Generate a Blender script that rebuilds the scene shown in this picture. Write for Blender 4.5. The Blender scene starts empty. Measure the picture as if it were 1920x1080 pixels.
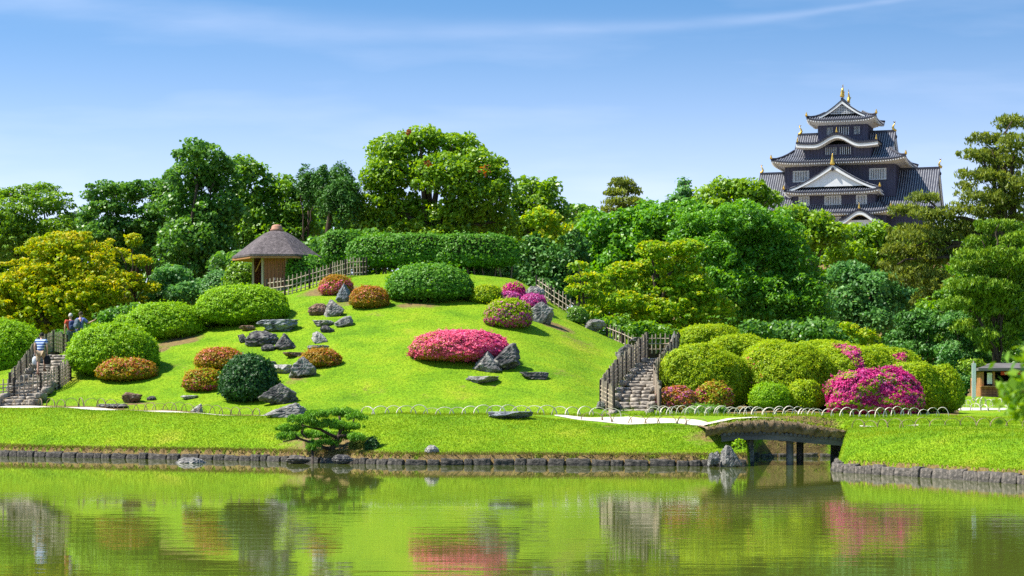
import bpy, math, random
import numpy as np
from mathutils import Vector, Matrix
rng = np.random.default_rng(7); random.seed(7)
R = math.radians
sc = bpy.context.scene
C = sc.collection
# ---------------------------------------------------------------- camera, sky, sun, exposure
F, YH, H = 3840.0, 745.0, 2.0
cd = bpy.data.cameras.new('camera'); cam = bpy.data.objects.new('camera', cd); C.objects.link(cam); sc.camera = cam
cam.location = (0, 0, H); cam.rotation_euler = (R(90), 0, 0)
cd.sensor_width = 36; cd.lens = 36*F/1920; cd.shift_y = (YH-540)/1920
cd.clip_start = .1; cd.clip_end = 8000
cd.dof.use_dof = True; cd.dof.focus_distance = 84; cd.dof.aperture_fstop = 7.0
SUN_EL, SUN_ROT = 55.0, -94.0
world = bpy.data.worlds.new('World'); sc.world = world; world.use_nodes = True
wn, wl = world.node_tree.nodes, world.node_tree.links
def wnode(t, **k):
    n = wn.new(t)
    for a, b in k.items(): setattr(n, a, b)
    return n
def wmath(op, a, b=None):
    n = wnode('ShaderNodeMath', operation=op)
    for i, v in enumerate((a, b)):
        if v is None: continue
        if isinstance(v, (int, float)): n.inputs[i].default_value = v
        else: wl.new(v, n.inputs[i])
    return n.outputs[0]
tc = wnode('ShaderNodeTexCoord')
mp = wnode('ShaderNodeMapping'); mp.vector_type = 'VECTOR'; mp.inputs['Scale'].default_value = (1, 1, 3.3)
wl.new(tc.outputs['Generated'], mp.inputs['Vector'])
nrm = wnode('ShaderNodeVectorMath', operation='NORMALIZE'); wl.new(mp.outputs[0], nrm.inputs[0])
sky = wnode('ShaderNodeTexSky', sky_type='NISHITA', sun_disc=False)
sky.sun_elevation = R(SUN_EL); sky.sun_rotation = R(SUN_ROT); sky.air_density = 1.0; sky.dust_density = .6; sky.ozone_density = 2.0
wl.new(nrm.outputs[0], sky.inputs['Vector'])
hs = wnode('ShaderNodeHueSaturation'); hs.inputs['Saturation'].default_value = 1.2; hs.inputs['Value'].default_value = 1.0
wl.new(sky.outputs[0], hs.inputs['Color'])
tn = wnode('ShaderNodeMix', data_type='RGBA', blend_type='MULTIPLY'); tn.inputs[0].default_value = 1
wl.new(hs.outputs[0], tn.inputs[6]); tn.inputs[7].default_value = (.72, 1.07, 1.07, 1)
# thin high streak of cirrus and faint veils
sx = wnode('ShaderNodeSeparateXYZ'); wl.new(tc.outputs['Generated'], sx.inputs[0])
yy = wmath('MAXIMUM', sx.outputs[1], .2)
az = wmath('DIVIDE', sx.outputs[0], yy); el = wmath('DIVIDE', sx.outputs[2], yy)
cv = wnode('ShaderNodeCombineXYZ'); wl.new(az, cv.inputs[0]); wl.new(el, cv.inputs[1])
def wnoise(scale, sclx, scly, detail=4):
    m = wnode('ShaderNodeMapping'); m.inputs['Scale'].default_value = (sclx, scly, 1); wl.new(cv.outputs[0], m.inputs[0])
    n = wnode('ShaderNodeTexNoise'); n.inputs['Scale'].default_value = scale; n.inputs['Detail'].default_value = detail
    wl.new(m.outputs[0], n.inputs['Vector']); return n.outputs['Fac']
q = wmath('ADD', az, .02)
ec = wmath('ADD', wmath('MULTIPLY', wmath('MULTIPLY', q, q), .36), .1785)
ec = wmath('ADD', ec, wmath('MULTIPLY', wmath('SUBTRACT', wnoise(9, 1, 1), .5), .006))
dd = wmath('DIVIDE', wmath('ABSOLUTE', wmath('SUBTRACT', el, ec)), wmath('ADD', .0015, wmath('MULTIPLY', wmath('MAXIMUM', wmath('SUBTRACT', .16, az), 0), .02)))
st = wmath('MULTIPLY', wmath('EXPONENT', wmath('MULTIPLY', wmath('MULTIPLY', dd, dd), -1)), wmath('MULTIPLY', wnoise(14, 1, 5), .19))
veil = wmath('MULTIPLY', wmath('MAXIMUM', wmath('SUBTRACT', wnoise(7, .7, 4, 6), .5), 0), .55)
haz = wmath('MULTIPLY', wmath('EXPONENT', wmath('MULTIPLY', wmath('POWER', wmath('DIVIDE', wmath('MAXIMUM', sx.outputs[2], 0), .125), 2.3), -1)), .9)
cl = wmath('MINIMUM', wmath('ADD', wmath('ADD', st, veil), haz), 1)
mx = wnode('ShaderNodeMix', data_type='RGBA'); wl.new(cl, mx.inputs[0]); wl.new(tn.outputs[2], mx.inputs[6]); mx.inputs[7].default_value = (5.7, 5.9, 7.0, 1)
bg = wn['Background']; wl.new(mx.outputs[2], bg.inputs[0]); bg.inputs[1].default_value = .105
sl = bpy.data.lights.new('sun', 'SUN'); sl.energy = 5.0; sl.angle = R(.53); sl.color = (1, .95, .86)
so = bpy.data.objects.new('sun', sl); C.objects.link(so)
SD = Vector((math.sin(R(SUN_ROT))*math.cos(R(SUN_EL)), math.cos(R(SUN_ROT))*math.cos(R(SUN_EL)), math.sin(R(SUN_EL))))
so.rotation_euler = (-SD).to_track_quat('-Z', 'Y').to_euler()
vs = sc.view_settings; vs.view_transform = 'Standard'; vs.look = 'None'; vs.gamma = 1; vs.use_curve_mapping = False; vs.exposure = 1.0
sc.cycles.max_bounces = 8; sc.cycles.diffuse_bounces = 3; sc.cycles.glossy_bounces = 3; sc.cycles.transmission_bounces = 4
sc.cycles.sample_clamp_indirect = 6; sc.cycles.use_denoising = False

# ---------------------------------------------------------------- scene tree helpers
def link(name, me, mat=None, parent=None):
    o = bpy.data.objects.new(name, me); C.objects.link(o)
    if mat is not None:
        for m in (mat if isinstance(mat, (list, tuple)) else [mat]): me.materials.append(m)
    if parent is not None: o.parent = parent
    return o
def tag(o, label, cat, group=None, kind=None):
    if label: o['label'] = label
    if cat: o['category'] = cat
    if group: o['group'] = group
    if kind: o['kind'] = kind
    return o
def thing(name, label, cat, loc=(0, 0, 0), rz=0, group=None):
    o = bpy.data.objects.new(name, None); C.objects.link(o); o.empty_display_size = .2
    o.location = loc; o.rotation_euler = (0, 0, rz)
    return tag(o, label, cat, group)
def share(name, me, parent, loc=(0, 0, 0), rot=(0, 0, 0), scale=(1, 1, 1)):
    o = bpy.data.objects.new(name, me); C.objects.link(o); o.parent = parent
    o.location = loc; o.rotation_euler = rot; o.scale = scale; return o
def mesh_np(name, V, Fc, smooth=False):
    V = np.asarray(V, np.float32); Fc = np.asarray(Fc, np.int32); n, k = Fc.shape
    me = bpy.data.meshes.new(name)
    me.vertices.add(len(V)); me.vertices.foreach_set('co', V.ravel())
    me.loops.add(n*k); me.loops.foreach_set('vertex_index', Fc.ravel())
    me.polygons.add(n); me.polygons.foreach_set('loop_start', np.arange(n, dtype=np.int32)*k)
    me.update(calc_edges=True)
    if smooth: me.polygons.foreach_set('use_smooth', np.ones(n, bool))
    return me
class MB:
    def __init__(s): s.v = []; s.f = []
    def add(s, V, Fc):
        b = len(s.v); s.v += [tuple(p) for p in V]; s.f += [tuple(i+b for i in f) for f in Fc]; return s
    def box(s, c, d, rz=0, taper=1.0):
        cx, cy, cz = c; x, y, z = d[0]/2, d[1]/2, d[2]/2; co, si = math.cos(rz), math.sin(rz)
        V = []
        for k in (-1, 1):
            t = 1 if k < 0 else taper
            for a, b in ((-1, -1), (1, -1), (1, 1), (-1, 1)):
                px, py = a*x*t, b*y*t; V.append((cx+px*co-py*si, cy+px*si+py*co, cz+k*z))
        return s.add(V, [(0, 3, 2, 1), (4, 5, 6, 7), (0, 1, 5, 4), (1, 2, 6, 5), (2, 3, 7, 6), (3, 0, 4, 7)])
    def grid(s, P):
        n, m = len(P), len(P[0]); V = [p for r in P for p in r]
        return s.add(V, [(i*m+j, i*m+j+1, (i+1)*m+j+1, (i+1)*m+j) for i in range(n-1) for j in range(m-1)])
    def tube(s, pts, rad, n=6, cap=True):
        pts = [Vector(p) for p in pts]; rad = rad if isinstance(rad, (list, tuple)) else [rad]*len(pts)
        V = []; u = None
        for i, p in enumerate(pts):
            d = (pts[min(i+1, len(pts)-1)]-pts[max(i-1, 0)]).normalized()
            if u is None: u = d.cross(Vector((0, 0, 1)) if abs(d.z) < .9 else Vector((1, 0, 0))).normalized()
            else: u = (u-d*u.dot(d)).normalized()
            w = d.cross(u)
            for k in range(n):
                a = 2*math.pi*k/n; V.append(p+(u*math.cos(a)+w*math.sin(a))*rad[i])
        m = len(pts); Fc = [(i*n+k, i*n+(k+1) % n, (i+1)*n+(k+1) % n, (i+1)*n+k) for i in range(m-1) for k in range(n)]
        if cap: Fc += [tuple(range(n-1, -1, -1)), tuple((m-1)*n+k for k in range(n))]
        return s.add(V, Fc)
    def lathe(s, prof, n=12, c=(0, 0, 0), ph=0):
        V = [(c[0]+r*math.cos(2*math.pi*k/n+ph), c[1]+r*math.sin(2*math.pi*k/n+ph), c[2]+z) for r, z in prof for k in range(n)]
        m = len(prof); Fc = [(i*n+k, i*n+(k+1) % n, (i+1)*n+(k+1) % n, (i+1)*n+k) for i in range(m-1) for k in range(n)]
        Fc += [tuple(range(n-1, -1, -1)), tuple((m-1)*n+k for k in range(n))]
        return s.add(V, Fc)
    def mesh(s, name, smooth=False):
        me = bpy.data.meshes.new(name); me.from_pydata(s.v, [], s.f); me.update()
        if smooth: me.polygons.foreach_set('use_smooth', [True]*len(me.polygons))
        return me
    def build(s, name, mat, parent=None, smooth=False):
        return link(name, s.mesh(name, smooth), mat, parent)
def stuff(o): o['kind'] = 'stuff'; return o

# ---------------------------------------------------------------- materials
def mat_base(name):
    m = bpy.data.materials.new(name); m.use_nodes = True
    return m, m.node_tree.nodes, m.node_tree.links, m.node_tree.nodes['Principled BSDF']
def ramp(n, l, fac, cols):
    r = n.new('ShaderNodeValToRGB'); e = r.color_ramp.elements
    while len(e) < len(cols): e.new(.5)
    for i, c in enumerate(cols):
        pos, c = c if len(c) == 2 else (i/(max(len(cols)-1, 1)), c)
        e[i].position = pos; e[i].color = (*c[:3], 1)
    l.new(fac, r.inputs[0]); return r.outputs[0]
def mnoise(n, l, scale, detail=4, rough=.55, vec='Object', scl=(1, 1, 1)):
    t = n.new('ShaderNodeTexCoord'); m = n.new('ShaderNodeMapping'); m.inputs['Scale'].default_value = scl
    l.new(t.outputs[vec], m.inputs[0]); x = n.new('ShaderNodeTexNoise'); x.inputs['Scale'].default_value = scale
    x.inputs['Detail'].default_value = detail; x.inputs['Roughness'].default_value = rough; l.new(m.outputs[0], x.inputs['Vector'])
    return x.outputs['Fac']
def solid(name, cols, scale=4, rough=.7, bump=.3, bscale=None, scl=(1, 1, 1), spec=.3, metal=0, dist=.03):
    m, n, l, b = mat_base(name)
    f = mnoise(n, l, scale, 5, .6, scl=scl); l.new(ramp(n, l, f, [(.3, cols[0]), (.7, cols[-1])] if len(cols) == 2 else [(.25+.5*i/(len(cols)-1), c) for i, c in enumerate(cols)]), b.inputs['Base Color'])
    b.inputs['Roughness'].default_value = rough; b.inputs['Metallic'].default_value = metal; b.inputs['Specular IOR Level'].default_value = spec
    if bump:
        g = mnoise(n, l, bscale or scale*3, 6, .65, scl=scl); bp = n.new('ShaderNodeBump'); bp.inputs['Strength'].default_value = bump; bp.inputs['Distance'].default_value = dist
        l.new(g, bp.inputs['Height']); l.new(bp.outputs[0], b.inputs['Normal'])
    return m
def rockmat(name, lo, mid_, hi, lich):
    m, n, l, b = mat_base(name)
    c = ramp(n, l, mnoise(n, l, 2.6, 6, .62), [(.30, lo), (.5, mid_), (.72, hi)])
    f = ramp(n, l, mnoise(n, l, 15, 5, .7), [(.30, (.35, .35, .36)), (.5, (.9, .9, .9)), (.7, (1.35, 1.33, 1.28))])
    k = ramp(n, l, mnoise(n, l, 5, 3, .5, scl=(1.5, 1.5, .35)), [(.36, (.25, .25, .25)), (.44, (1, 1, 1))])
    for x in (f, k):
        q = n.new('ShaderNodeMix'); q.data_type = 'RGBA'; q.blend_type = 'MULTIPLY'; q.inputs[0].default_value = .85; l.new(c, q.inputs[6]); l.new(x, q.inputs[7]); c = q.outputs[2]
    q = n.new('ShaderNodeMix'); q.data_type = 'RGBA'; l.new(ramp(n, l, mnoise(n, l, 6, 6, .7), [(.56, (0, 0, 0)), (.66, (1, 1, 1))]), q.inputs[0]); l.new(c, q.inputs[6]); q.inputs[7].default_value = (*lich, 1)
    l.new(q.outputs[2], b.inputs['Base Color']); b.inputs['Roughness'].default_value = .88; b.inputs['Specular IOR Level'].default_value = .25
    bp = n.new('ShaderNodeBump'); bp.inputs['Strength'].default_value = 1; bp.inputs['Distance'].default_value = .07
    l.new(mnoise(n, l, 8, 7, .7), bp.inputs['Height']); l.new(bp.outputs[0], b.inputs['Normal']); return m
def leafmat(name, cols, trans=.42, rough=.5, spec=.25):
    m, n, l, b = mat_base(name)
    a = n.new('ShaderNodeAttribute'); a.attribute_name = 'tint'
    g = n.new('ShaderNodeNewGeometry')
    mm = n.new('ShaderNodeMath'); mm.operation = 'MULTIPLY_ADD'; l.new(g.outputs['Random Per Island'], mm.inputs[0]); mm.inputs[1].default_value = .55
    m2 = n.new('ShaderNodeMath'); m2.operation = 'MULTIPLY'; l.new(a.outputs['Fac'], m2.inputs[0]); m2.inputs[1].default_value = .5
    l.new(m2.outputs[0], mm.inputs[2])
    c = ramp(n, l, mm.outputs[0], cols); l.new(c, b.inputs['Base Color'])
    b.inputs['Roughness'].default_value = rough; b.inputs['Specular IOR Level'].default_value = spec
    t = n.new('ShaderNodeBsdfTranslucent'); hs = n.new('ShaderNodeHueSaturation'); hs.inputs['Hue'].default_value = .49; hs.inputs['Saturation'].default_value = 1.1; hs.inputs['Value'].default_value = 1.25
    l.new(c, hs.inputs['Color']); l.new(hs.outputs[0], t.inputs[0])
    x = n.new('ShaderNodeMixShader'); x.inputs[0].default_value = trans; l.new(b.outputs[0], x.inputs[1]); l.new(t.outputs[0], x.inputs[2])
    l.new(x.outputs[0], n['Material Output'].inputs['Surface']); return m
M = {}
M['bright'] = leafmat('bright_clipped_leaf', [(.08, .21, .006), (.24, .44, .008), (.38, .59, .013)])
M['glossy'] = leafmat('glossy_leaf', [(.04, .14, .012), (.10, .28, .018), (.21, .42, .04)], spec=.3, rough=.5)
M['round'] = leafmat('dark_round_leaf', [(.015, .055, .012), (.03, .11, .02), (.06, .16, .03)], spec=.4)
M['dark'] = leafmat('dark_leaf', [(.035, .11, .02), (.085, .22, .03), (.19, .37, .05)], spec=.45, rough=.42)
M['mid'] = leafmat('mid_leaf', [(.045, .14, .015), (.13, .28, .022), (.25, .43, .04)], spec=.45, rough=.42)
M['camphor'] = leafmat('camphor_leaf', [(.05, .14, .010), (.17, .33, .014), (.34, .49, .025)], spec=.45, rough=.42)
M['lime'] = leafmat('lime_leaf', [(.08, .20, .010), (.18, .34, .014), (.29, .43, .025)], spec=.45, rough=.42)
M['cherry'] = leafmat('cherry_leaf', [(.045, .15, .012), (.11, .31, .018), (.22, .45, .04)], spec=.45, rough=.42)
M['airy'] = leafmat('airy_leaf', [(.05, .15, .015), (.15, .30, .022), (.27, .43, .04)], spec=.45, rough=.42)
M['yellow'] = leafmat('yellow_leaf', [(.07, .18, .006), (.29, .41, .008), (.68, .52, .012)])
M['maple'] = leafmat('maple_leaf', [(.05, .17, .01), (.21, .40, .012), (.56, .53, .02)])
M['blue'] = leafmat('bluegreen_leaf', [(.03, .12, .03), (.09, .25, .05), (.20, .39, .10)], spec=.45)
M['brown'] = leafmat('bronze_needle', [(.05, .08, .016), (.17, .22, .03), (.31, .37, .05)])
M['pine'] = leafmat('pine_needle', [(.035, .10, .012), (.13, .25, .012), (.27, .39, .018)], trans=.2)
M['niwaki'] = leafmat('garden_pine_needle', [(.035, .13, .012), (.13, .33, .022), (.26, .50, .035)], trans=.2)
M['cypress'] = leafmat('cypress_leaf', [(.02, .075, .014), (.05, .15, .02), (.10, .25, .025)], trans=.15)
M['azgreen'] = leafmat('azalea_leaf', [(.08, .19, .004), (.29, .44, .006), (.56, .60, .010)])
M['orange'] = leafmat('orange_azalea', [(.12, .22, .008), (.38, .26, .014), (.62, .22, .05)])
M['pink'] = leafmat('pink_flower', [(.55, .07, .09), (.75, .12, .24), (.85, .30, .40)], trans=.3)
M['magenta'] = leafmat('magenta_flower', [(.36, .010, .09), (.60, .025, .22), (.78, .12, .38)], trans=.3)
M['violet'] = leafmat('violet_flower', [(.30, .03, .15), (.52, .10, .34), (.65, .25, .45)], trans=.3)
M['salmon'] = leafmat('salmon_flower', [(.45, .05, .03), (.62, .14, .07), (.70, .35, .30)], trans=.3)
M['redleaf'] = leafmat('red_tip_leaf', [(.16, .06, .02), (.30, .09, .03), (.35, .14, .03)])
M['grassblade'] = leafmat('grass_blade', [(.09, .18, .006), (.19, .325, .008), (.38, .40, .025)], trans=.3, spec=.1)
M['dryblade'] = leafmat('dry_grass_blade', [(.10, .11, .02), (.20, .17, .04), (.26, .22, .08)], trans=.3, spec=.1)
M['core'] = solid('shade_core', [(.012, .02, .006), (.03, .045, .012)], 6, .9, 0, spec=.05)  # near-black fill colour stands in for shade in the leaf gaps
M['bark'] = solid('bark', [(.035, .026, .02), (.10, .075, .055)], 5, .9, .6, scl=(1, 1, .25), spec=.1)
M['palebark'] = solid('pale_bark', [(.14, .10, .07), (.28, .22, .16)], 5, .9, .5, scl=(1, 1, .25), spec=.1)
M['rock'] = rockmat('grey_rock', (.08, .075, .075), (.22, .21, .20), (.42, .40, .37), (.42, .40, .34))
M['rockdark'] = rockmat('dark_rock', (.03, .028, .032), (.095, .09, .092), (.25, .235, .22), (.32, .30, .25))
M['rockblue'] = rockmat('blue_rock', (.09, .10, .11), (.18, .20, .22), (.34, .36, .36), (.42, .43, .40))
M['rocklight'] = rockmat('pale_rock', (.16, .15, .14), (.40, .38, .35), (.50, .48, .44), (.55, .53, .50))
M['rockbrown'] = rockmat('brown_rock', (.09, .05, .035), (.20, .12, .08), (.34, .23, .16), (.30, .24, .18))
M['kerb'] = solid('edging_stone', [(.022, .02, .018), (.085, .075, .065), (.24, .20, .17)], 4, .85, .7, 10, dist=.04)
M['kerbshade'] = solid('shaded_edging_stone', [(.014, .012, .011), (.05, .045, .04), (.15, .13, .11)], 4, .85, .8, 10, dist=.04)  # darker copy of the kerb stone, shade of the camera-facing bank in its colour
M['step'] = solid('step_stone', [(.09, .075, .06), (.25, .215, .175), (.44, .39, .33)], 5, .85, .5, 12)
M['bamboo'] = solid('weathered_bamboo', [(.22, .16, .11), (.50, .41, .31)], 6, .7, .2, scl=(1, 1, .3))
M['post'] = solid('dark_post', [(.02, .016, .013), (.06, .045, .035)], 6, .8, .3)
M['hoop'] = solid('split_bamboo', [(.50, .43, .33), (.72, .66, .56)], 6, .6, 0)
M['hoopdark'] = solid('brown_bamboo', [(.16, .11, .06), (.33, .25, .15)], 6, .7, 0)
M['path'] = solid('pale_gravel', [(.46, .40, .31), (.68, .62, .52)], 5, .9, .4, 40)
M['soil'] = solid('bare_earth', [(.10, .065, .035), (.26, .19, .11)], 5, .95, .8, 14)
M['timber'] = solid('old_timber', [(.05, .045, .045), (.19, .175, .17)], 3, .75, .4, scl=(.15, 1, 1))
M['wood'] = solid('red_brown_board', [(.18, .055, .032), (.36, .15, .09)], 4, .7, .3, scl=(2, 2, .15))
M['greywood'] = solid('silver_post', [(.30, .25, .21), (.45, .39, .33)], 4, .75, .3, scl=(2, 2, .2))
M['orangewood'] = solid('eave_wood', [(.26, .11, .04), (.40, .20, .08)], 4, .65, .2)
M['thatch'] = solid('bark_thatch', [(.05, .038, .038), (.10, .08, .082), (.19, .155, .155)], 7, .8, 1.0, 22, spec=.35, dist=.06)
M['clay'] = solid('clay_cap', [(.30, .14, .09), (.42, .22, .15)], 5, .7, .2)
# ---------------------------------------------------------------- ground
def pchip(x, y, xi):
    x = np.asarray(x, float); y = np.asarray(y, float); h = np.diff(x); d = np.diff(y)/h; m = np.zeros_like(y)
    for i in range(1, len(x)-1):
        if d[i-1]*d[i] > 0:
            w1, w2 = 2*h[i]+h[i-1], h[i]+2*h[i-1]; m[i] = (w1+w2)/(w1/d[i-1]+w2/d[i])
    m[0], m[-1] = d[0], d[-1]
    xi = np.clip(xi, x[0], x[-1]); k = np.clip(np.searchsorted(x, xi)-1, 0, len(x)-2); t = (xi-x[k])/h[k]
    return y[k]*(1+2*t)*(1-t)**2+h[k]*m[k]*t*(1-t)**2+y[k+1]*t*t*(3-2*t)+h[k]*m[k+1]*t*t*(t-1)
# bearing column -> water edge, bank top, foot of the hill, three points up the slope, crest, behind; heights >100 are sight lines
COLS = [
 (-700, [(76, .3), (80, 1.5), (83, 1.7), (88, 2.0), (92, 2.2), (97, 2.3), (103, 2.2), (120, 1.8)]),
 (0,    [(69.8, .3), (73, 768), (75.2, 758), (79, 735), (83, 700), (88, 690), (100, 3.0), (118, 1.9)]),
 (130,  [(68, .3), (71.8, 770), (74.5, 760), (79, 717), (84, 668), (90, 660), (100, 3.7), (118, 2.0)]),
 (300,  [(66.3, .3), (70.3, 776), (73, 768), (79, 702), (85, 645), (91, 612), (100, 5.2), (120, 2.2)]),
 (480,  [(64.5, .3), (68.4, 783), (71, 777), (78, 690), (84, 625), (90, 578), (97, 6.75), (125, 2.5)]),
 (650,  [(62, .3), (66.5, 786), (70, 778), (78, 676), (84, 605), (90, 550), (97, 7.7), (125, 2.5)]),
 (800,  [(60.5, .3), (66, 785), (70, 778), (78, 668), (84, 596), (90, 545), (97, 7.9), (128, 2.5)]),
 (950,  [(60.5, .3), (66, 785), (70, 777), (78, 672), (84, 600), (90, 550), (97, 7.6), (125, 2.5)]),
 (1050, [(60.2, .3), (66, 786), (70, 777), (77, 700), (83, 636), (89, 590), (94, 6.1), (118, 2.2)]),
 (1130, [(60, .3), (65.5, 792), (70, 778), (76, 730), (82, 672), (88, 630), (93, 4.6), (115, 2.0)]),
 (1200, [(59.8, .3), (64.5, 797), (70, 778), (76, 733), (81, 688), (86, 661), (93, 3.6), (112, 2.0)]),
 (1290, [(59.6, .3), (63.5, 797), (70, 779), (74, 774), (79, 755), (84, 2.4), (93, 2.4), (110, 2.0)]),
 (1395, [(59.4, .3), (62.3, 797), (70, 780), (74, 775), (79, 1.6), (84, 1.8), (93, 2.0), (110, 2.0)]),
 (1560, [(55.2, .3), (58.2, 814), (70, 781), (74, 776), (79, 1.5), (84, 1.7), (93, 1.9), (110, 2.0)]),
 (1750, [(51, .3), (55.5, 812), (71, 782), (76, 775), (80, 770), (86, 760), (93, 2.0), (110, 2.0)]),
 (1920, [(47.3, .3), (53, 813), (71, 783), (76, 777), (80, 770), (86, 760), (93, 2.05), (110, 2.0)]),
 (2600, [(40, .3), (46, .9), (66, 1.3), (76, 1.5), (80, 1.6), (86, 1.7), (93, 2.0), (110, 2.0)]),
]
UA = np.array([c[0] for c in COLS], float)
KD = np.array([[k[0] for k in c[1]] for c in COLS], float)
KZ = np.array([[k[1] if k[1] < 100 else 2-(k[1]-YH)*k[0]/F for k in c[1]] for c in COLS], float)
UG = np.arange(-900, 2801, 5.0); DG = np.arange(38, 140.01, .1)
kd = np.stack([pchip(UA, KD[:, i], UG) for i in range(8)], 1); kz = np.stack([pchip(UA, KZ[:, i], UG) for i in range(8)], 1)
TT = np.empty((len(UG), len(DG)))
for i in range(len(UG)):
    TT[i] = pchip(kd[i], kz[i], DG)
    e = kd[i, 0]; TT[i][DG < e] = np.maximum(-.7, .3-(e-DG[DG < e])*5)
def smooth(a, b, x): t = np.clip((x-a)/(b-a), 0, 1); return t*t*(3-2*t)
u2, d2 = np.meshgrid(UG, DG, indexing='ij')
CH = smooth(1400, 1414, u2)*(1-smooth(1550, 1594, u2))*(1-smooth(68.3, 68.9, d2))*smooth(52, 53, d2)
TT = TT*(1-CH)+np.minimum(TT, -.7)*CH
x2 = (u2-960)*d2/F
land = smooth(.3, .8, TT)
TT += land*(.035*np.sin(x2*1.1+d2*.7)*np.sin(d2*.9-x2*.35)+.025*np.sin(x2*2.3+1)*np.sin(d2*1.9+x2*.6))
TT += land*.1*smooth(560, 640, u2)*(1-smooth(960, 1040, u2))*np.exp(-((d2-66.3)/.8)**2)
def edge_d(u): return float(np.interp(u, UG, kd[:, 0]))
def terr(u, d):
    u = np.asarray(u, float); d = np.asarray(d, float)
    fu = np.clip((u-UG[0])/5, 0, len(UG)-1.001); fd = np.clip((d-DG[0])/.1, 0, len(DG)-1.001)
    i = fu.astype(int); j = fd.astype(int); a = fu-i; b = fd-j
    return TT[i, j]*(1-a)*(1-b)+TT[i+1, j]*a*(1-b)+TT[i, j+1]*(1-a)*b+TT[i+1, j+1]*a*b
def terr_xy(x, y): return terr(960+np.asarray(x)*F/np.asarray(y), y)
def W(u, d, z=None):
    d = float(d); return Vector(((u-960)*d/F, d, float(terr(u, d)) if z is None else z))
def at(px, py, d): return Vector(((px-960)*d/F, d, H-(py-YH)*d/F))
_D = np.arange(45, 130, .05)
def hit(px, py, far=None):
    z = terr(np.full_like(_D, px), _D); r = H-(py-YH)*_D/F
    e = edge_d(px)+.1; ok = (z >= r) & (_D > e)
    if ok.any(): return float(_D[ok.argmax()])
    el_ = (z-H)/_D; el_[_D < 66] = -9
    return float(_D[el_.argmax()]) if far is None else far
# one sheet: fine near, coarse to the horizon
UM = np.unique(np.concatenate([np.linspace(-3200, -60, 60), np.arange(-60, 1981, 5.0), np.linspace(1985, 4600, 60)]))
DM = np.concatenate([[22, 30, 38, 44], np.arange(46.5, 100, .2), np.arange(100, 140, 1.0), np.geomspace(141, 4000, 40)])
um, dm = np.meshgrid(UM, DM, indexing='ij')
zm = terr(np.clip(um, -890, 2790), np.clip(dm, 38, 139)); zm[dm < 38] = -.7
xm = (um-960)*dm/F
CX, CY = (1583-960)*352/F, 352
zm += 24*np.exp(-(((xm-CX)/46)**2+((dm-CY)/42)**2)**2)
V = np.stack([xm, dm, zm], -1).reshape(-1, 3)
nu, nd = len(UM), len(DM)
ii, jj = np.meshgrid(np.arange(nu-1), np.arange(nd-1), indexing='ij'); b0 = (ii*nd+jj).ravel()
me = mesh_np('ground', V, np.stack([b0, b0+nd, b0+nd+1, b0+1], 1), True)
# bare earth: worn patches on the lawn, the soil strip under the hoops, a soil band at the water edge
soil = np.zeros_like(um)
def patch(px, py, rx, ry, s=1.0):
    d = hit(px, py); x = (px-960)*d/F; ry = ry*d/F*3.2; rx = rx*d/F
    g = np.exp(-(((xm-x)/rx)**2+((dm-d)/ry)**2)**1.5)*s; np.maximum(soil, g, out=soil)
for a in ((620, 545, 55, 16), (335, 640, 45, 15), (1040, 612, 40, 12, .8), (780, 572, 50, 9, .7), (640, 570, 40, 8, .6), (300, 655, 20, 10), (480, 645, 50, 8, .35),
          (1085, 640, 40, 18, .4), (560, 712, 40, 8, .5), (1060, 700, 40, 14, .3), (330, 690, 40, 14, .3), (700, 590, 30, 10, .35), (900, 725, 60, 8, .25), (1490, 830, 90, 14, .8), (1320, 820, 40, 20, .5), (1280, 806, 50, 8, .4), (1140, 800, 20, 4, .6), (1320, 800, 40, 6, .6), (255, 757, 40, 4, .7), (690, 735, 60, 12, .25), (830, 745, 80, 10, .2)):
    patch(*a)
foot = np.interp(um, UG, kd[:, 2]); top = np.interp(um, UG, kd[:, 1]); edg = np.interp(um, UG, kd[:, 0])
strip = np.exp(-((dm-foot+.5)/.55)**4)*smooth(-400, -100, um)*(1-smooth(1090, 1130, um))*.75
soil = np.maximum(soil, strip); soil = np.maximum(soil, .95*np.exp(-((dm-edg+.02)/.17)**4))
soil = np.maximum(soil, 1.2*smooth(99, 103, dm))
soil = np.maximum(soil, .95*np.exp(-(((um-618)/85)**2))*np.exp(-((dm-edg-.9)/1.0)**4))
soil = np.maximum(soil, np.where((um > 1225) & (um < 1800), np.exp(-((dm-78)/4.5)**6), 0)*.9)
at_ = me.attributes.new('soil', 'FLOAT', 'POINT'); at_.data.foreach_set('value', soil.ravel().astype(np.float32))
def soil_at(x, y):
    iu = np.clip(np.searchsorted(UM, 960+x*F/y), 0, nu-1); jd = np.clip(np.searchsorted(DM, y), 0, nd-1); return soil[iu, jd]
m, n, l, b = mat_base('lawn')
f1 = mnoise(n, l, .55, 5, .6); c1 = ramp(n, l, f1, [(.3, (.10, .215, .008)), (.45, (.165, .30, .009)), (.6, (.225, .335, .012)), (.75, (.33, .34, .035))])
f2 = mnoise(n, l, 14, 3, .7, scl=(1, .5, 1)); c2 = ramp(n, l, f2, [(.3, (.42, .50, .4)), (.55, (1, 1, .9)), (.75, (1.28, 1.2, 1.1))])
mu = n.new('ShaderNodeMix'); mu.data_type = 'RGBA'; mu.blend_type = 'MULTIPLY'; mu.inputs[0].default_value = 1; l.new(c1, mu.inputs[6]); l.new(c2, mu.inputs[7])
so_ = ramp(n, l, mnoise(n, l, 6, 5, .65), [(.3, (.10, .065, .028)), (.55, (.21, .145, .06)), (.75, (.20, .20, .03))])
aa = n.new('ShaderNodeAttribute'); aa.attribute_name = 'soil'
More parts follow.
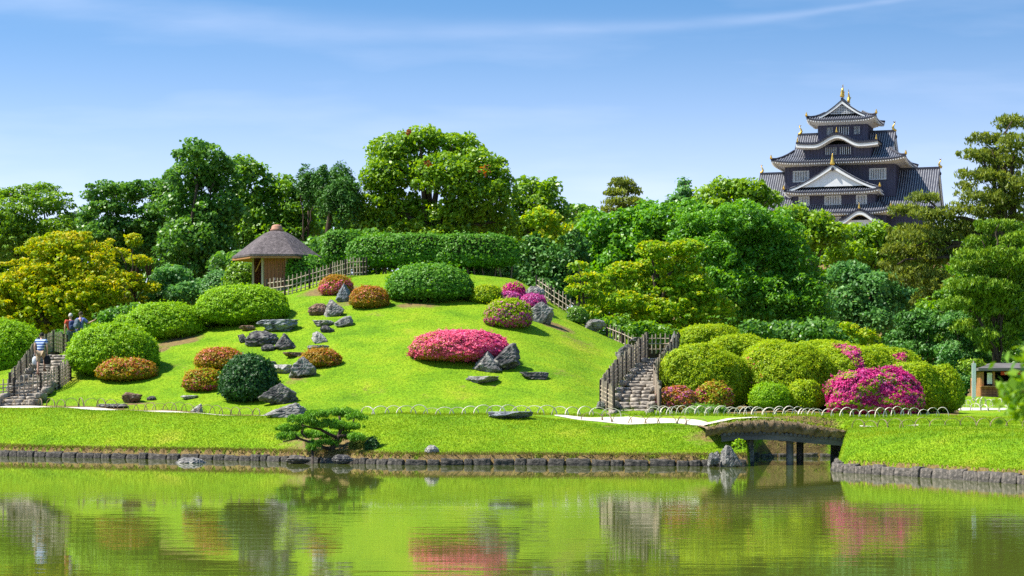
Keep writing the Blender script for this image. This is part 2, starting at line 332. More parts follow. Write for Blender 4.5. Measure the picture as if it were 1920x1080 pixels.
sm = n.new('ShaderNodeMath'); sm.operation = 'MULTIPLY_ADD'; l.new(mnoise(n, l, 2.2, 5, .7), sm.inputs[0]); sm.inputs[1].default_value = 1.4; sm.inputs[2].default_value = -.7
sa = n.new('ShaderNodeMath'); sa.operation = 'ADD'; l.new(sm.outputs[0], sa.inputs[0]); l.new(aa.outputs['Fac'], sa.inputs[1])
sr = ramp(n, l, sa.outputs[0], [(.28, (0, 0, 0)), (.62, (1, 1, 1))])
mm = n.new('ShaderNodeMix'); mm.data_type = 'RGBA'; l.new(sr, mm.inputs[0]); l.new(mu.outputs[2], mm.inputs[6]); l.new(so_, mm.inputs[7])
l.new(mm.outputs[2], b.inputs['Base Color']); b.inputs['Roughness'].default_value = .9; b.inputs['Specular IOR Level'].default_value = .1
bp = n.new('ShaderNodeBump'); bp.inputs['Strength'].default_value = .7; bp.inputs['Distance'].default_value = .06
l.new(mnoise(n, l, 22, 4, .7), bp.inputs['Height']); l.new(bp.outputs[0], b.inputs['Normal'])
M['lawn'] = m
tag(link('ground', me, M['lawn']), None, None, None, 'structure')
# the bank the photographer stands on
nb = MB(); nb.grid([[(x, y, z) for x in (-400, -100, -30, -8, -2, 0, 2, 8, 30, 100, 400)] for y, z in ((-400, .5), (-60, .45), (-8, .42), (3.2, .38), (4.0, .25), (4.6, -.7))])
tag(nb.build('near_bank', M['lawn']), None, None, None, 'structure')
# water
m, n, l, b = mat_base('pond_water')
b.inputs['Base Color'].default_value = (.09, .11, .016, 1); b.inputs['Roughness'].default_value = .022; b.inputs['IOR'].default_value = 1.5; b.inputs['Specular IOR Level'].default_value = .5
g = n.new('ShaderNodeNewGeometry'); sp = n.new('ShaderNodeSeparateXYZ'); l.new(g.outputs['Position'], sp.inputs[0])
r1 = mnoise(n, l, 1.0, 3, .5, scl=(.42, 2.1, 1)); r2 = mnoise(n, l, 1.0, 2, .5, scl=(1.6, 8, 1)); r3 = mnoise(n, l, 1.0, 3, .5, scl=(.06, .22, 1))
mr = n.new('ShaderNodeMapRange'); l.new(sp.outputs[1], mr.inputs[0]); mr.inputs[1].default_value = 56; mr.inputs[2].default_value = 36; mr.inputs[3].default_value = .12; mr.inputs[4].default_value = 1
br = n.new('ShaderNodeMath'); br.operation = 'MULTIPLY'; l.new(mr.outputs[0], br.inputs[0]); l.new(ramp(n, l, r3, [(.35, (.25,)*3), (.65, (1,)*3)]), br.inputs[1])
ad = n.new('ShaderNodeMath'); ad.operation = 'MULTIPLY_ADD'; l.new(r2, ad.inputs[0]); ad.inputs[1].default_value = .22; l.new(r1, ad.inputs[2])
bp = n.new('ShaderNodeBump'); bp.inputs['Distance'].default_value = .0052; l.new(br.outputs[0], bp.inputs['Strength']); l.new(ad.outputs[0], bp.inputs['Height']); l.new(bp.outputs[0], b.inputs['Normal'])
M['water'] = m
wt = MB(); wt.grid([[(x, y, 0) for x in (-400, -60, 0, 60, 400)] for y in (-400, 20, 60, 90)])
tag(wt.build('pond_water', M['water']), None, None, None, 'structure')
# gravel paths laid on the ground
def ribbon(name, pts, mat, lift=.012):
    P = []
    for (u, d, w, *dz) in pts:
        a, b_ = d-w/2, d+w/2; P.append([W(u, dd) + Vector((0, 0, lift+(dz[0] if dz else 0))) for dd in np.linspace(a, b_, 6)])
    mb = MB(); mb.grid(P); return mb.build(name, mat, None, True)
def kdi(u, i): return float(np.interp(u, UG, kd[:, i]))
tag(ribbon('gravel_path', [(u, kdi(u, 1)+1.15, 1.15) for u in range(-160, 530, 12)], M['path']), None, None, None, 'structure')
tag(ribbon('gravel_path', [(u, float(np.interp(u, [1040, 1090, 1180, 1260, 1336], [67.9, 67.3, 67.2, 66, 63.5])), float(np.interp(u, [1040, 1100, 1180, 1260, 1336], [.5, 2.2, 4.6, 2.6, 1.2]))) for u in range(1040, 1340, 8)], M['path']), None, None, None, 'structure')
tag(ribbon('gravel_path', [(u, float(np.interp(u, [1612, 1700, 1800, 1990], [61.6, 60.6, 60.2, 59.8])), 1.2) for u in range(1612, 1730, 10)], M['path']), None, None, None, 'structure')
tag(ribbon('gravel_path', [(u, float(np.interp(u, [1800, 1860, 2100], [82.0, 81.5, 77.5])), 2.6) for u in range(1796, 2100, 10)], M['path']), None, None, None, 'structure')
# ---------------------------------------------------------------- stones
def unit_sphere(sub):
    t = (1+5**.5)/2
    V = [Vector(v).normalized() for v in ((-1, t, 0), (1, t, 0), (-1, -t, 0), (1, -t, 0), (0, -1, t), (0, 1, t), (0, -1, -t), (0, 1, -t), (t, 0, -1), (t, 0, 1), (-t, 0, -1), (-t, 0, 1))]
    Fc = [(0, 11, 5), (0, 5, 1), (0, 1, 7), (0, 7, 10), (0, 10, 11), (1, 5, 9), (5, 11, 4), (11, 10, 2), (10, 7, 6), (7, 1, 8), (3, 9, 4), (3, 4, 2), (3, 2, 6), (3, 6, 8), (3, 8, 9), (4, 9, 5), (2, 4, 11), (6, 2, 10), (8, 6, 7), (9, 8, 1)]
    for _ in range(sub):
        c = {}; nf = []
        def mid(a, b):
            k = (min(a, b), max(a, b))
            if k not in c: V.append(((V[a]+V[b])/2).normalized()); c[k] = len(V)-1
            return c[k]
        for a, b_, d in Fc:
            x, y, z = mid(a, b_), mid(b_, d), mid(d, a); nf += [(a, x, z), (b_, y, x), (d, z, y), (x, y, z)]
        Fc = nf
    return np.array([tuple(v) for v in V]), np.array(Fc)
SPH = {k: unit_sphere(k) for k in (1, 2, 3, 4)}
def stone_mesh(seed, planes=14, sub=3, extra=(), noise=.03, rnd=False):
    g = np.random.default_rng(seed); D, Fc = SPH[sub]
    N = g.normal(size=(planes, 3)); N /= np.linalg.norm(N, axis=1)[:, None]; dist = g.uniform(.62, .95, planes)
    if len(extra):
        E_ = np.array([e[:3] for e in extra], float); dd_ = np.array([e[3] for e in extra]); E_ /= np.linalg.norm(E_, axis=1)[:, None]; N = np.vstack([N, E_]); dist = np.concatenate([dist, dd_])
    dots = D@N.T; r = np.where(dots > .05, dist/np.maximum(dots, .05), 9).min(1); r = np.minimum(r, 1.25)
    if rnd: r = r*.35+.65
    r *= 1+noise*((np.sin(D[:, 0]*9+seed)+np.sin(D[:, 1]*11+seed*2)+np.sin(D[:, 2]*13+seed))/1.5+1.1*np.sin(D[:, 0]*19+seed*3+2*D[:, 2])*np.sin(D[:, 2]*23+seed)-1.5*np.abs(np.sin(D[:, 0]*7+D[:, 1]*9-D[:, 2]*5+seed)))+g.normal(size=len(D))*noise*.35
    P = D*r[:, None]; lo, hi = P.min(0), P.max(0); P = (P-(lo+hi)/2)/(hi-lo)
    return mesh_np('stone', P, Fc, rnd)
SHAPES = {'block': (), 'slab': ((0, 0, 1, .35),), 'point': ((.9, -.2, .45, .42), (-.9, -.2, .45, .42), (0, -1, .35, .5)), 'lean': ((.8, -.2, .75, .38), (-1, -.3, .2, .55), (0, -1, .25, .45)),
          'leanl': ((-.8, -.2, .75, .4), (1, -.3, .2, .55), (0, -1, .25, .45)), 'face': ((0, -1, .2, .4), (.7, 0, .8, .6), (-.7, 0, .75, .55)), 'round': ()}
def rock(px0, px1, py0, py1, mat, shape, label, seed, name='garden_rock', d=None, depth=.75, bury=.18, group='rocks set in the lawn'):
    pc = (px0+px1)/2; d = d or hit(pc, py1); w = (px1-px0)*d/F; h = (py1-py0)*d/F; dp = max(w*depth, .15)
    if shape == 'slab': dp = w*.8
    d2 = d+dp*.28
    # the silhouette's base sits a little under the turf
    zt = H-(py0-YH)*d2/F; zb = H-(py1-YH)*d/F-h*bury
    o = link(name, stone_mesh(seed, 12, 4, SHAPES[shape], .04, shape == 'round'), M[mat])
    o.location = ((pc-960)*d2/F, d2, (zt+zb)/2); o.scale = (w*1.02, dp, zt-zb)
    return tag(o, label, 'rock', group)
ROCKS = [
 (629, 661, 530, 566, 'rockblue', 'point', 'upright dark slab of rock in front of the pink azalea by the hut fence'),
 (606, 646, 561, 593, 'rock', 'lean', 'pale leaning rock just below the upright dark slab'),
 (577, 618, 568, 592, 'rockbrown', 'round', 'rounded brown boulder next to the leaning rock under the bare earth patch'),
 (480, 562, 599, 623, 'rockblue', 'slab', 'wide flat blue-grey slab below the clipped bush near the hut'),
 (447, 481, 610, 621, 'rockbrown', 'slab', 'thin flat brownish stone at the end of the blue-grey slab'),
 (459, 524, 619, 649, 'rockdark', 'round', 'large dark rounded boulder under the flat blue-grey slab'),
 (446, 464, 626, 643, 'rockdark', 'block', 'small dark stone touching the large dark boulder'),
 (512, 557, 624, 655, 'rockdark', 'point', 'dark pyramid shaped rock beside the large dark boulder'),
 (489, 516, 645, 659, 'rockdark', 'round', 'small smooth round stone at the foot of the dark pyramid rock'),
 (586, 628, 600, 612, 'rock', 'slab', 'low flat grey stone beside the tilted slab high on the lawn'),
 (627, 663, 592, 613, 'rock', 'leanl', 'tilted grey slab with a pale flat top, highest of the scattered stones'),
 (600, 627, 610, 624, 'rockdark', 'block', 'small knobbly dark stone below the tilted slab'),
 (583, 615, 621, 643, 'rocklight', 'lean', 'white-faced angular rock alone on the lawn'),
 (576, 618, 647, 663, 'rock', 'slab', 'flat grey stone just above the small orange azalea mound'),
 (531, 569, 660, 671, 'rockbrown', 'slab', 'low flat pinkish stone between the pyramid rock and the orange azalea'),
 (541, 594, 668, 707, 'rock', 'face', 'big grey rock with a flat face in front of the small orange azalea'),
 (508, 548, 683, 701, 'rocklight', 'slab', 'low pale stones at the side of the big flat faced rock'),
 (497, 521, 676, 692, 'rockdark', 'block', 'dark stone half hidden by the dark round bush'),
 (486, 559, 717, 757, 'rockdark', 'face', 'large dark faceted rock beside the dark round bush'),
 (495, 575, 755, 783, 'rock', 'leanl', 'low jagged grey slab at the path edge above the garden pine'),
 (228, 268, 735, 756, 'rockbrown', 'block', 'squarish red-brown boulder with a flat top near the path'),
 (275, 293, 742, 751, 'rockdark', 'round', 'tiny dark stone beside the red-brown boulder'),
 (339, 371, 741, 749, 'rocklight', 'slab', 'small flat pale stone lying in the lawn below the red azalea'),
 (355, 381, 757, 773, 'rocklight', 'leanl', 'small jagged pale rock at the hoop fence'),
 (184, 242, 757, 765, 'rock', 'slab', 'long thin flat stone below the red-brown boulder'),
 (886, 941, 656, 697, 'rock', 'point', 'grey wedge shaped rock in front of the pink azalea mound'),
 (910, 976, 643, 695, 'rockdark', 'leanl', 'large dark sloping rock against the end of the pink azalea mound'),
 (871, 935, 705, 720, 'rock', 'slab', 'flat grey stone in the grass below the pink azalea mound'),
 (974, 1029, 697, 711, 'rockdark', 'slab', 'long low flat stone in the grass, the one nearer the stone stairs'),
 (987, 1039, 566, 605, 'rock', 'face', 'pale grey flat faced boulder beside the purple azalea'),
 (984, 1023, 536, 562, 'rock', 'round', 'rounded boulder behind the small pink azaleas at the fence'),
 (1093, 1136, 598, 622, 'rock', 'block', 'grey boulder at the crest end of the lawn beside a small clipped bush'),
 (1156, 1190, 645, 664, 'rockdark', 'leanl', 'dark rock on the grass beside the stair fence'),
 (1153, 1186, 660, 674, 'rock', 'slab', 'low grey stone under the dark rock beside the stair fence'),
 (1180, 1216, 632, 648, 'rockdark', 'slab', 'flat dark slabs lying where the stair fence tops the slope'),
 (796, 824, 834, 852, 'rocklight', 'round', 'single rounded pale stone on the grass bank above the water'),
 (914, 1000, 771, 786, 'rockblue', 'slab', 'long low dark slab beside the path below the big lawn'),
 (1118, 1136, 752, 768, 'rock', 'block', 'small grey stone at the foot of the stair fence'),
]
for i, r in enumerate(ROCKS): rock(*r, seed=20+i)
rock(324, 386, 857, 877, 'rock', 'round', 'smooth pale rock standing in the water off the stone edging', 80, d=62.3, bury=.5, group=None)
rock(1334, 1358, 845, 872, 'rock', 'point', 'pointed grey boulder under the near end of the bridge', 81, d=59.1, group='boulders at the bridge foot')
rock(1350, 1392, 834, 874, 'rock', 'lean', 'tall grey leaning boulder against the bridge abutment', 82, d=58.8, group='boulders at the bridge foot')
rock(1326, 1350, 848, 872, 'rock', 'block', 'low grey boulder at the end of the stone edging by the bridge', 83, d=58.8, group='boulders at the bridge foot')
rock(1255, 1273, 620, 650, 'rock', 'point', 'narrow pointed stone standing behind the fence at the stair top', 84, d=84)
# stone edging along both banks, one stone at a time
KM = [stone_mesh(200+i, 9, 3, ((0, 0, 1, .5), (0, -1, .15, .5), (0, 1, 0, .5), (1, .1, 0, .52), (-1, .1, 0, .52), (0, 0, -1, .5)), .035) for i in range(6)]
for m_ in KM: m_.materials.append(M['kerb'])
KD2 = [m_.copy() for m_ in KM]
for m_ in KD2: m_.materials[0] = M['kerbshade']
def edging(path, label, w0, w1, zt, seed, KM=KM):
    root = thing('stone_edging', label, 'stone edging', tuple(path[0][:2])+(0,)); g = random.Random(seed); org = Vector(root.location)
    L = [0]
    for a, b_ in zip(path, path[1:]): L.append(L[-1]+(Vector(b_[:2])-Vector(a[:2])).length)
    s = 0
    while s < L[-1]:
        w = g.uniform(w0, w1)
        x = float(np.interp(s+w/2, L, [p[0] for p in path])); y = float(np.interp(s+w/2, L, [p[1] for p in path]))
        x1 = float(np.interp(s+w, L, [p[0] for p in path])); y1 = float(np.interp(s+w, L, [p[1] for p in path])); rz = math.atan2(y1-y, x1-x)
        h = g.uniform(.34, .5)
        share('stone', g.choice(KM), root, (x-org.x, y-org.y, zt-h/2+g.uniform(-.035, .02)), (g.uniform(-.08, .08), g.uniform(-.08, .08), rz+g.uniform(-.08, .08)), (w*.97, g.uniform(.34, .42), h))
        s += w
def epath(us, off=-.04): return [tuple(W(u, edge_d(u)+off)[:2]) for u in us]
edging(epath(np.arange(-60, 1400, 20)), 'row of rough stones, coloured for shade, edging the long grass bank at the water', .25, .8, .20, 3, KD2)
rp = [tuple(W(1573+3*(k/6), 66-k*1.6)[:2]) for k in range(7)]+[tuple(W(1570, 55.9)[:2]), tuple(W(1572, 55.25)[:2])]+epath(np.arange(1585, 1990, 15))
edging(rp, 'row of pale grey stones edging the grass bank beyond the bridge', .3, .8, .25, 4)
edging([tuple(W(u, 68.45)[:2]) for u in range(1398, 1580, 12)], 'row of small stones edging the inlet seen under the bridge', .3, .6, .16, 5, KD2)
# ---------------------------------------------------------------- leaves
def unit(v): return v/np.maximum(np.linalg.norm(v, axis=1), 1e-9)[:, None]
def leaf_quads(P, N, size, aspect, g, up=0.0, svar=.35):
    n = len(P); T = g.normal(size=(n, 3)); T[:, 2] += up*2; T = T-N*(T*N).sum(1)[:, None]*(1 if up == 0 else .3); T = unit(T); B = unit(np.cross(N, T))
    s = size*(1+svar*g.uniform(-1, 1, n))[:, None]; w = s*aspect*.5
    V = np.stack([P-T*s*.5, P+B*w+N*s*.06, P+T*s*.5, P-B*w+N*s*.06], 1)
    return V.reshape(-1, 3)
def leaf_obj(name, V, tint, mat, parent=None):
    n = len(V)//4; me = mesh_np(name, V, np.arange(4*n).reshape(n, 4))
    a = me.attributes.new('tint', 'FLOAT', 'POINT'); a.data.foreach_set('value', np.repeat(np.clip(tint, 0, 1), 4).astype(np.float32))
    return link(name, me, mat, parent)
def fib(n, g):
    i = np.arange(n)+.5; ph = np.arccos(1-2*i/n); th = math.pi*(1+5**.5)*i+g.uniform(0, 6)
    D = np.stack([np.cos(th)*np.sin(ph), np.sin(th)*np.sin(ph), np.cos(ph)], 1); return unit(D+g.normal(size=D.shape)*.12)
TREE_N = [0]
def crown_leaves(lobes, D, g, leaf, aspect, clump, dens, flat=.75, needle=False, under=.55):
    Vs, Ts = [], []
    for lb in lobes:
        px, py, rx, ry = lb[:4]; d = D+(lb[4] if len(lb) > 4 else g.uniform(-1.2, 1.2)); k = d/F
        c = np.array(at(px, py, d)); rad = np.array([rx*k, max(min(rx, ry*1.6), ry*.8)*k, ry*k])
        rc = clump*g.uniform(.8, 1.1); area = 4*math.pi*((rad[0]*rad[1])**1.6/3+(rad[0]*rad[2])**1.6/3+(rad[1]*rad[2])**1.6/3)**(1/1.6)
        n = max(8, int(area/(rc*rc)*.95)); dr = fib(n, g)
        keep = g.uniform(size=n) < np.where(dr[:, 1] > .35, .45, 1)*np.where(dr[:, 2] < -.55, under, 1); dr = dr[keep]
        oc = g.uniform(size=len(dr)) < .2
        cc = c+dr*np.maximum(rad-rc*.55, rad*.5)*np.where(oc, g.uniform(1.15, 1.48, len(dr)), g.uniform(.68, 1.12, len(dr)))[:, None]
        n_l = max(10, int(dens*rc*rc*4.2/(leaf*leaf*aspect)))
        tint_c = g.uniform(size=len(cc))
        m = len(cc); dirs = unit(g.normal(size=(m*n_l, 3))+np.array([0, 0, .45])+np.repeat(dr, n_l, 0)*.55)
        rr = rc*np.repeat(np.where(oc, g.uniform(.35, .65, m), g.uniform(.6, 1.25, m)), n_l)[:, None]*(g.uniform(.35, 1, (m*n_l, 1))**.6)
        P = np.repeat(cc, n_l, 0)+dirs*rr*np.array([1, 1, flat])
        N = unit(dirs*.45+np.array([-.2, 0, .4])+g.normal(size=P.shape)*.6)
        if needle: N = unit(g.normal(size=P.shape)); 
        Vs.append(leaf_quads(P, N, leaf, aspect, g, .8 if needle else 0))
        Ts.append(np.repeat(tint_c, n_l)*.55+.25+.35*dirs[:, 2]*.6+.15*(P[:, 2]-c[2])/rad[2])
        # sparse inner leaves close the view through the heart of the crown
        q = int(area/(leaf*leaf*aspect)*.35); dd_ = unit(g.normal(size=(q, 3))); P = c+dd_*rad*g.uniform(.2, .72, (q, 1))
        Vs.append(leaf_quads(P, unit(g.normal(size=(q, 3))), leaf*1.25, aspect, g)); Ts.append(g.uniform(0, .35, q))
    return np.concatenate(Vs), np.concatenate(Ts)
def limb(pts, r0, r1, g, wob=.15):
    P = [Vector(pts[0])]
    for a, b_ in zip(pts, pts[1:]):
        a, b_ = Vector(a), Vector(b_)
        for t in (.25, .5, .75, 1): P.append(a.lerp(b_, t)+Vector(g.normal(size=3))*wob*(1 if t < 1 else .3)*min(1, (b_-a).length/6))
    return P, [r0+(r1-r0)*i/(len(P)-1) for i in range(len(P))]
def tree(name, label, D, px, mat, lobes, leaf=.26, aspect=.6, clump=.85, dens=1.0, group='trees behind the garden hill', flat=.75, needle=False, trunk=.3, bark='bark', fork=.45, limbs=6, under=.55, extra=None, cat='tree', seed=None, tx=None):
    TREE_N[0] += 1; g = np.random.default_rng(seed or 500+TREE_N[0])
    zg = float(terr(np.clip(px, -800, 2700), min(D, 138))) if D < 300 else 2.0
    base = Vector(((px-960)*D/F, D, zg)); root = thing(name, label, cat, base, 0, group)
    V, T = crown_leaves(lobes, D, g, leaf, aspect, clump, dens, flat, needle, under)
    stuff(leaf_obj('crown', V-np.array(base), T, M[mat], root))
    cs = [at(l_[0], l_[1], D) for l_ in lobes]; top = max(c.z for c in cs); lowz = min(c.z for c in cs)
    ax = sum((c.x for c in cs))/len(cs) if tx is None else at(tx, 0, D).x; fz = zg+(max(lowz, zg+1.5)-zg)*fork+.3
    hub = Vector((base.x*.6+ax*.4, D, fz)); P, rr = limb([base-Vector((0, 0, .3)), hub, Vector((ax, D, fz+(top-fz)*.75))], trunk, trunk*.3, g)
    MB().tube([p-base for p in P], rr, 8).build('trunk', M[bark], root, True)
    for c in sorted(cs, key=lambda c: g.uniform())[:limbs]:
        s = P[int(g.uniform(3, 7))]; Q, r2 = limb([s, s.lerp(c, .5)+Vector((0, -.3, .25*(c.z-s.z))), c+Vector((0, -.2, .1))], trunk*.42, trunk*.1, g, .3)
        MB().tube([p-base for p in Q], r2, 6).build('branch', M[bark], root, True)
    if extra: extra(root, base, g)
    return root
# ---------------------------------------------------------------- clipped shrubs
def bush(px0, px1, py0, py1, mat, label, leaf=.085, aspect=.55, n=None, rough=.045, flowers=(), d=None, name='clipped_shrub', cat='shrub', group='clipped shrubs on the hill', sq=2.3, depth=.85, stem=True, fsize=None, core='core', lump=.018, cover=3.6, dshift=.35):
    TREE_N[0] += 1; g = np.random.default_rng(900+TREE_N[0])
    pc = (px0+px1)/2; db = d or hit(pc, min(py1, 776)); a = (px1-px0)/2*db/F; b_ = a*depth; dc = db+b_*dshift; k = dc/F
    a = (px1-px0)/2*k; b_ = a*depth; h = (py1-py0)*.70*k; hl = (py1-py0)*.30*k; c = np.array(at(pc, py1-(py1-py0)*.30, dc))
    area = 4*math.pi*((a*b_)**1.6/3+(a*h)**1.6/3+(b_*h)**1.6/3)**(1/1.6); n = n or int(area*cover/(leaf*leaf*aspect*.5))
    dr = unit(g.normal(size=(n, 3)))
    def surf(dr):
        q = np.abs(dr)**sq; r = (q.sum(1))**(-1/sq)
        lum = np.sin(dr[:, 0]*7+TREE_N[0])*np.sin(dr[:, 1]*6+1)*np.sin(dr[:, 2]*6+2*TREE_N[0])+.7*np.sin(dr[:, 0]*17+2)*np.sin(dr[:, 1]*15)*np.sin(dr[:, 2]*19+1)+.5*np.sin(dr[:, 0]*37)*np.sin(dr[:, 1]*33+1)*np.sin(dr[:, 2]*39)
        return r*(1+rough*lum+lump*np.sin(dr[:, 0]*4.2+TREE_N[0])*np.cos(dr[:, 2]*3+dr[:, 1]*3))
    rad = np.array([a, b_, h]); fz = lambda P: np.where(P[:, 2:] < 0, P*np.array([1, 1, hl/h]), P); r = surf(dr); N0 = unit(dr/rad)
    P = fz(dr*r[:, None]*rad*(1+g.normal(size=(n, 1))*.016))+N0*leaf*g.uniform(-.9, .5, (n, 1))
    N = unit(N0+g.normal(size=P.shape)*.55+np.array([0, 0, .25]))
    sh_ = np.sin(dr[:, 0]*23+TREE_N[0])*np.sin(dr[:, 1]*21)*np.sin(dr[:, 2]*25+1); P += N0*(leaf*g.uniform(0, 1.5, (n, 1)))*(sh_[:, None] > .5)
    clum = .5+.5*np.sin(P[:, 0]*5.1+3*np.sin(P[:, 2]*4))*np.sin(P[:, 1]*4.3+P[:, 2]*6.7)
    root = thing(name, label, cat, c-np.array([0, 0, h]), 0, group); off = np.array([0, 0, h])
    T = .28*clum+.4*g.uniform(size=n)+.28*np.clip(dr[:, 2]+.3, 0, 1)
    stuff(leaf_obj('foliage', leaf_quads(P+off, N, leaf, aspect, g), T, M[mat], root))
    D3, F3 = SPH[3]; rc = surf(D3)
    link('shade_core', mesh_np('shade_core', fz(D3*rc[:, None]*rad*.93)+off, F3, True), M[core], root)  # opaque body added under the leaves to block light and darken gaps
    for fl in flowers:
        fm, frac, fn = fl; f = int(n*frac*.55); dr = unit(g.normal(size=(f, 3))); w = fn(dr, g)*np.clip(.75+1.3*np.sin(dr[:, 0]*7+TREE_N[0]+2*dr[:, 2])*np.sin(dr[:, 1]*6+dr[:, 2]*8+TREE_N[0]*2), .06, 1.2); dr = dr[g.uniform(size=f) < w]; f = len(dr)
        N0 = unit(dr/rad); P = fz(dr*surf(dr)[:, None]*rad)+N0*leaf*g.uniform(.1, .6, (f, 1)); N = unit(N0+g.normal(size=P.shape)*.5+np.array([0, -.15, .2]))
        stuff(leaf_obj('flowers', leaf_quads(P+off, N, (fsize or leaf)*1.1, .85, g), g.uniform(size=f), M[fm], root))
    return root
# ---------------------------------------------------------------- castle keep on its mount
M['board'] = solid('black_board', [(.046, .044, .074), (.085, .080, .128)], 3, .6, .2, scl=(3, 3, .1))
M['plaster'] = solid('white_plaster', [(.66, .66, .66), (.80, .80, .79)], 1.2, .8, .1)
M['tiledark'] = solid('dark_tile', [(.022, .023, .036), (.045, .047, .066)], 2, .55, .1)
M['tilelight'] = solid('tile_row_mortar', [(.16, .165, .19), (.36, .365, .39)], 1.5, .6, .1)
M['gold'] = solid('gilded', [(.55, .33, .06), (.75, .50, .12)], 3, .38, .2, metal=.75)
M['void'] = solid('dark_interior', [(.01, .01, .012), (.02, .02, .022)], 2, .9, 0)
M['frame'] = solid('white_frame', [(.62, .64, .66), (.75, .76, .77)], 2, .7, 0)
M['castlestone'] = solid('castle_stone', [(.12, .11, .10), (.26, .24, .22)], 1.5, .9, .8, 3)
KC = 352/F/3.6/math.cos(R(9))
castle = thing('castle_keep', 'black boarded castle keep with tiered tile roofs, white gables and gold finials', 'castle', ((1583-960)*352/F, 352, H-(440-YH)*352/F), R(-18))
def cz(zy, y=0): return (605-zy/3.6)*352/F*(1+y*KC*.97/352)-305*352/F
def cx(zx): return (zx-654)*KC
def cbox(mb, x0, x1, y0, y1, zt, zb): mb.box(((cx(x0)+cx(x1))/2, (y0+y1)/2*KC, (cz(zt, y0)+cz(zb, y0))/2), (cx(x1)-cx(x0), (y1-y0)*KC, cz(zt, y0)-cz(zb, y0))); return mb
PI_ = 15.5*KC
def wall(x0, x1, y0, y1, zt, zb, name='wall'):
    w = cbox(MB(), x0, x1, y0, y1, zt, zb).build(name, M['board'], castle)
    b = MB(); s = 22
    for x in np.arange(x0+8, x1-4, s): cbox(b, x-1.6, x+1.6, y0-2.5, y0+1, zt, zb)
    for y in np.arange(y0+8, y1-4, s):
        cbox(b, x1-1, x1+2.5, y-1.6, y+1.6, zt, zb); cbox(b, x0-2.5, x0+1, y-1.6, y+1.6, zt, zb)
    stuff(b.build('batten', M['board'], w)); return w
def rib(mb, pts, wd, w=.2, h=.2):
    w *= PI_; h *= PI_*1.3; wd = Vector(wd)*w; up = Vector((0, 0, h)); V = []
    for p in pts: p = Vector(p); V += [p-wd, p-wd*.4+up, p+wd*.4+up, p+wd]
    n = len(pts); Fc = [(4*i+j, 4*i+j+1, 4*i+j+5, 4*i+j+4) for i in range(n-1) for j in range(3)]+[(4*(n-1), 4*(n-1)+1, 4*(n-1)+2, 4*(n-1)+3)]
    mb.add(V, Fc)
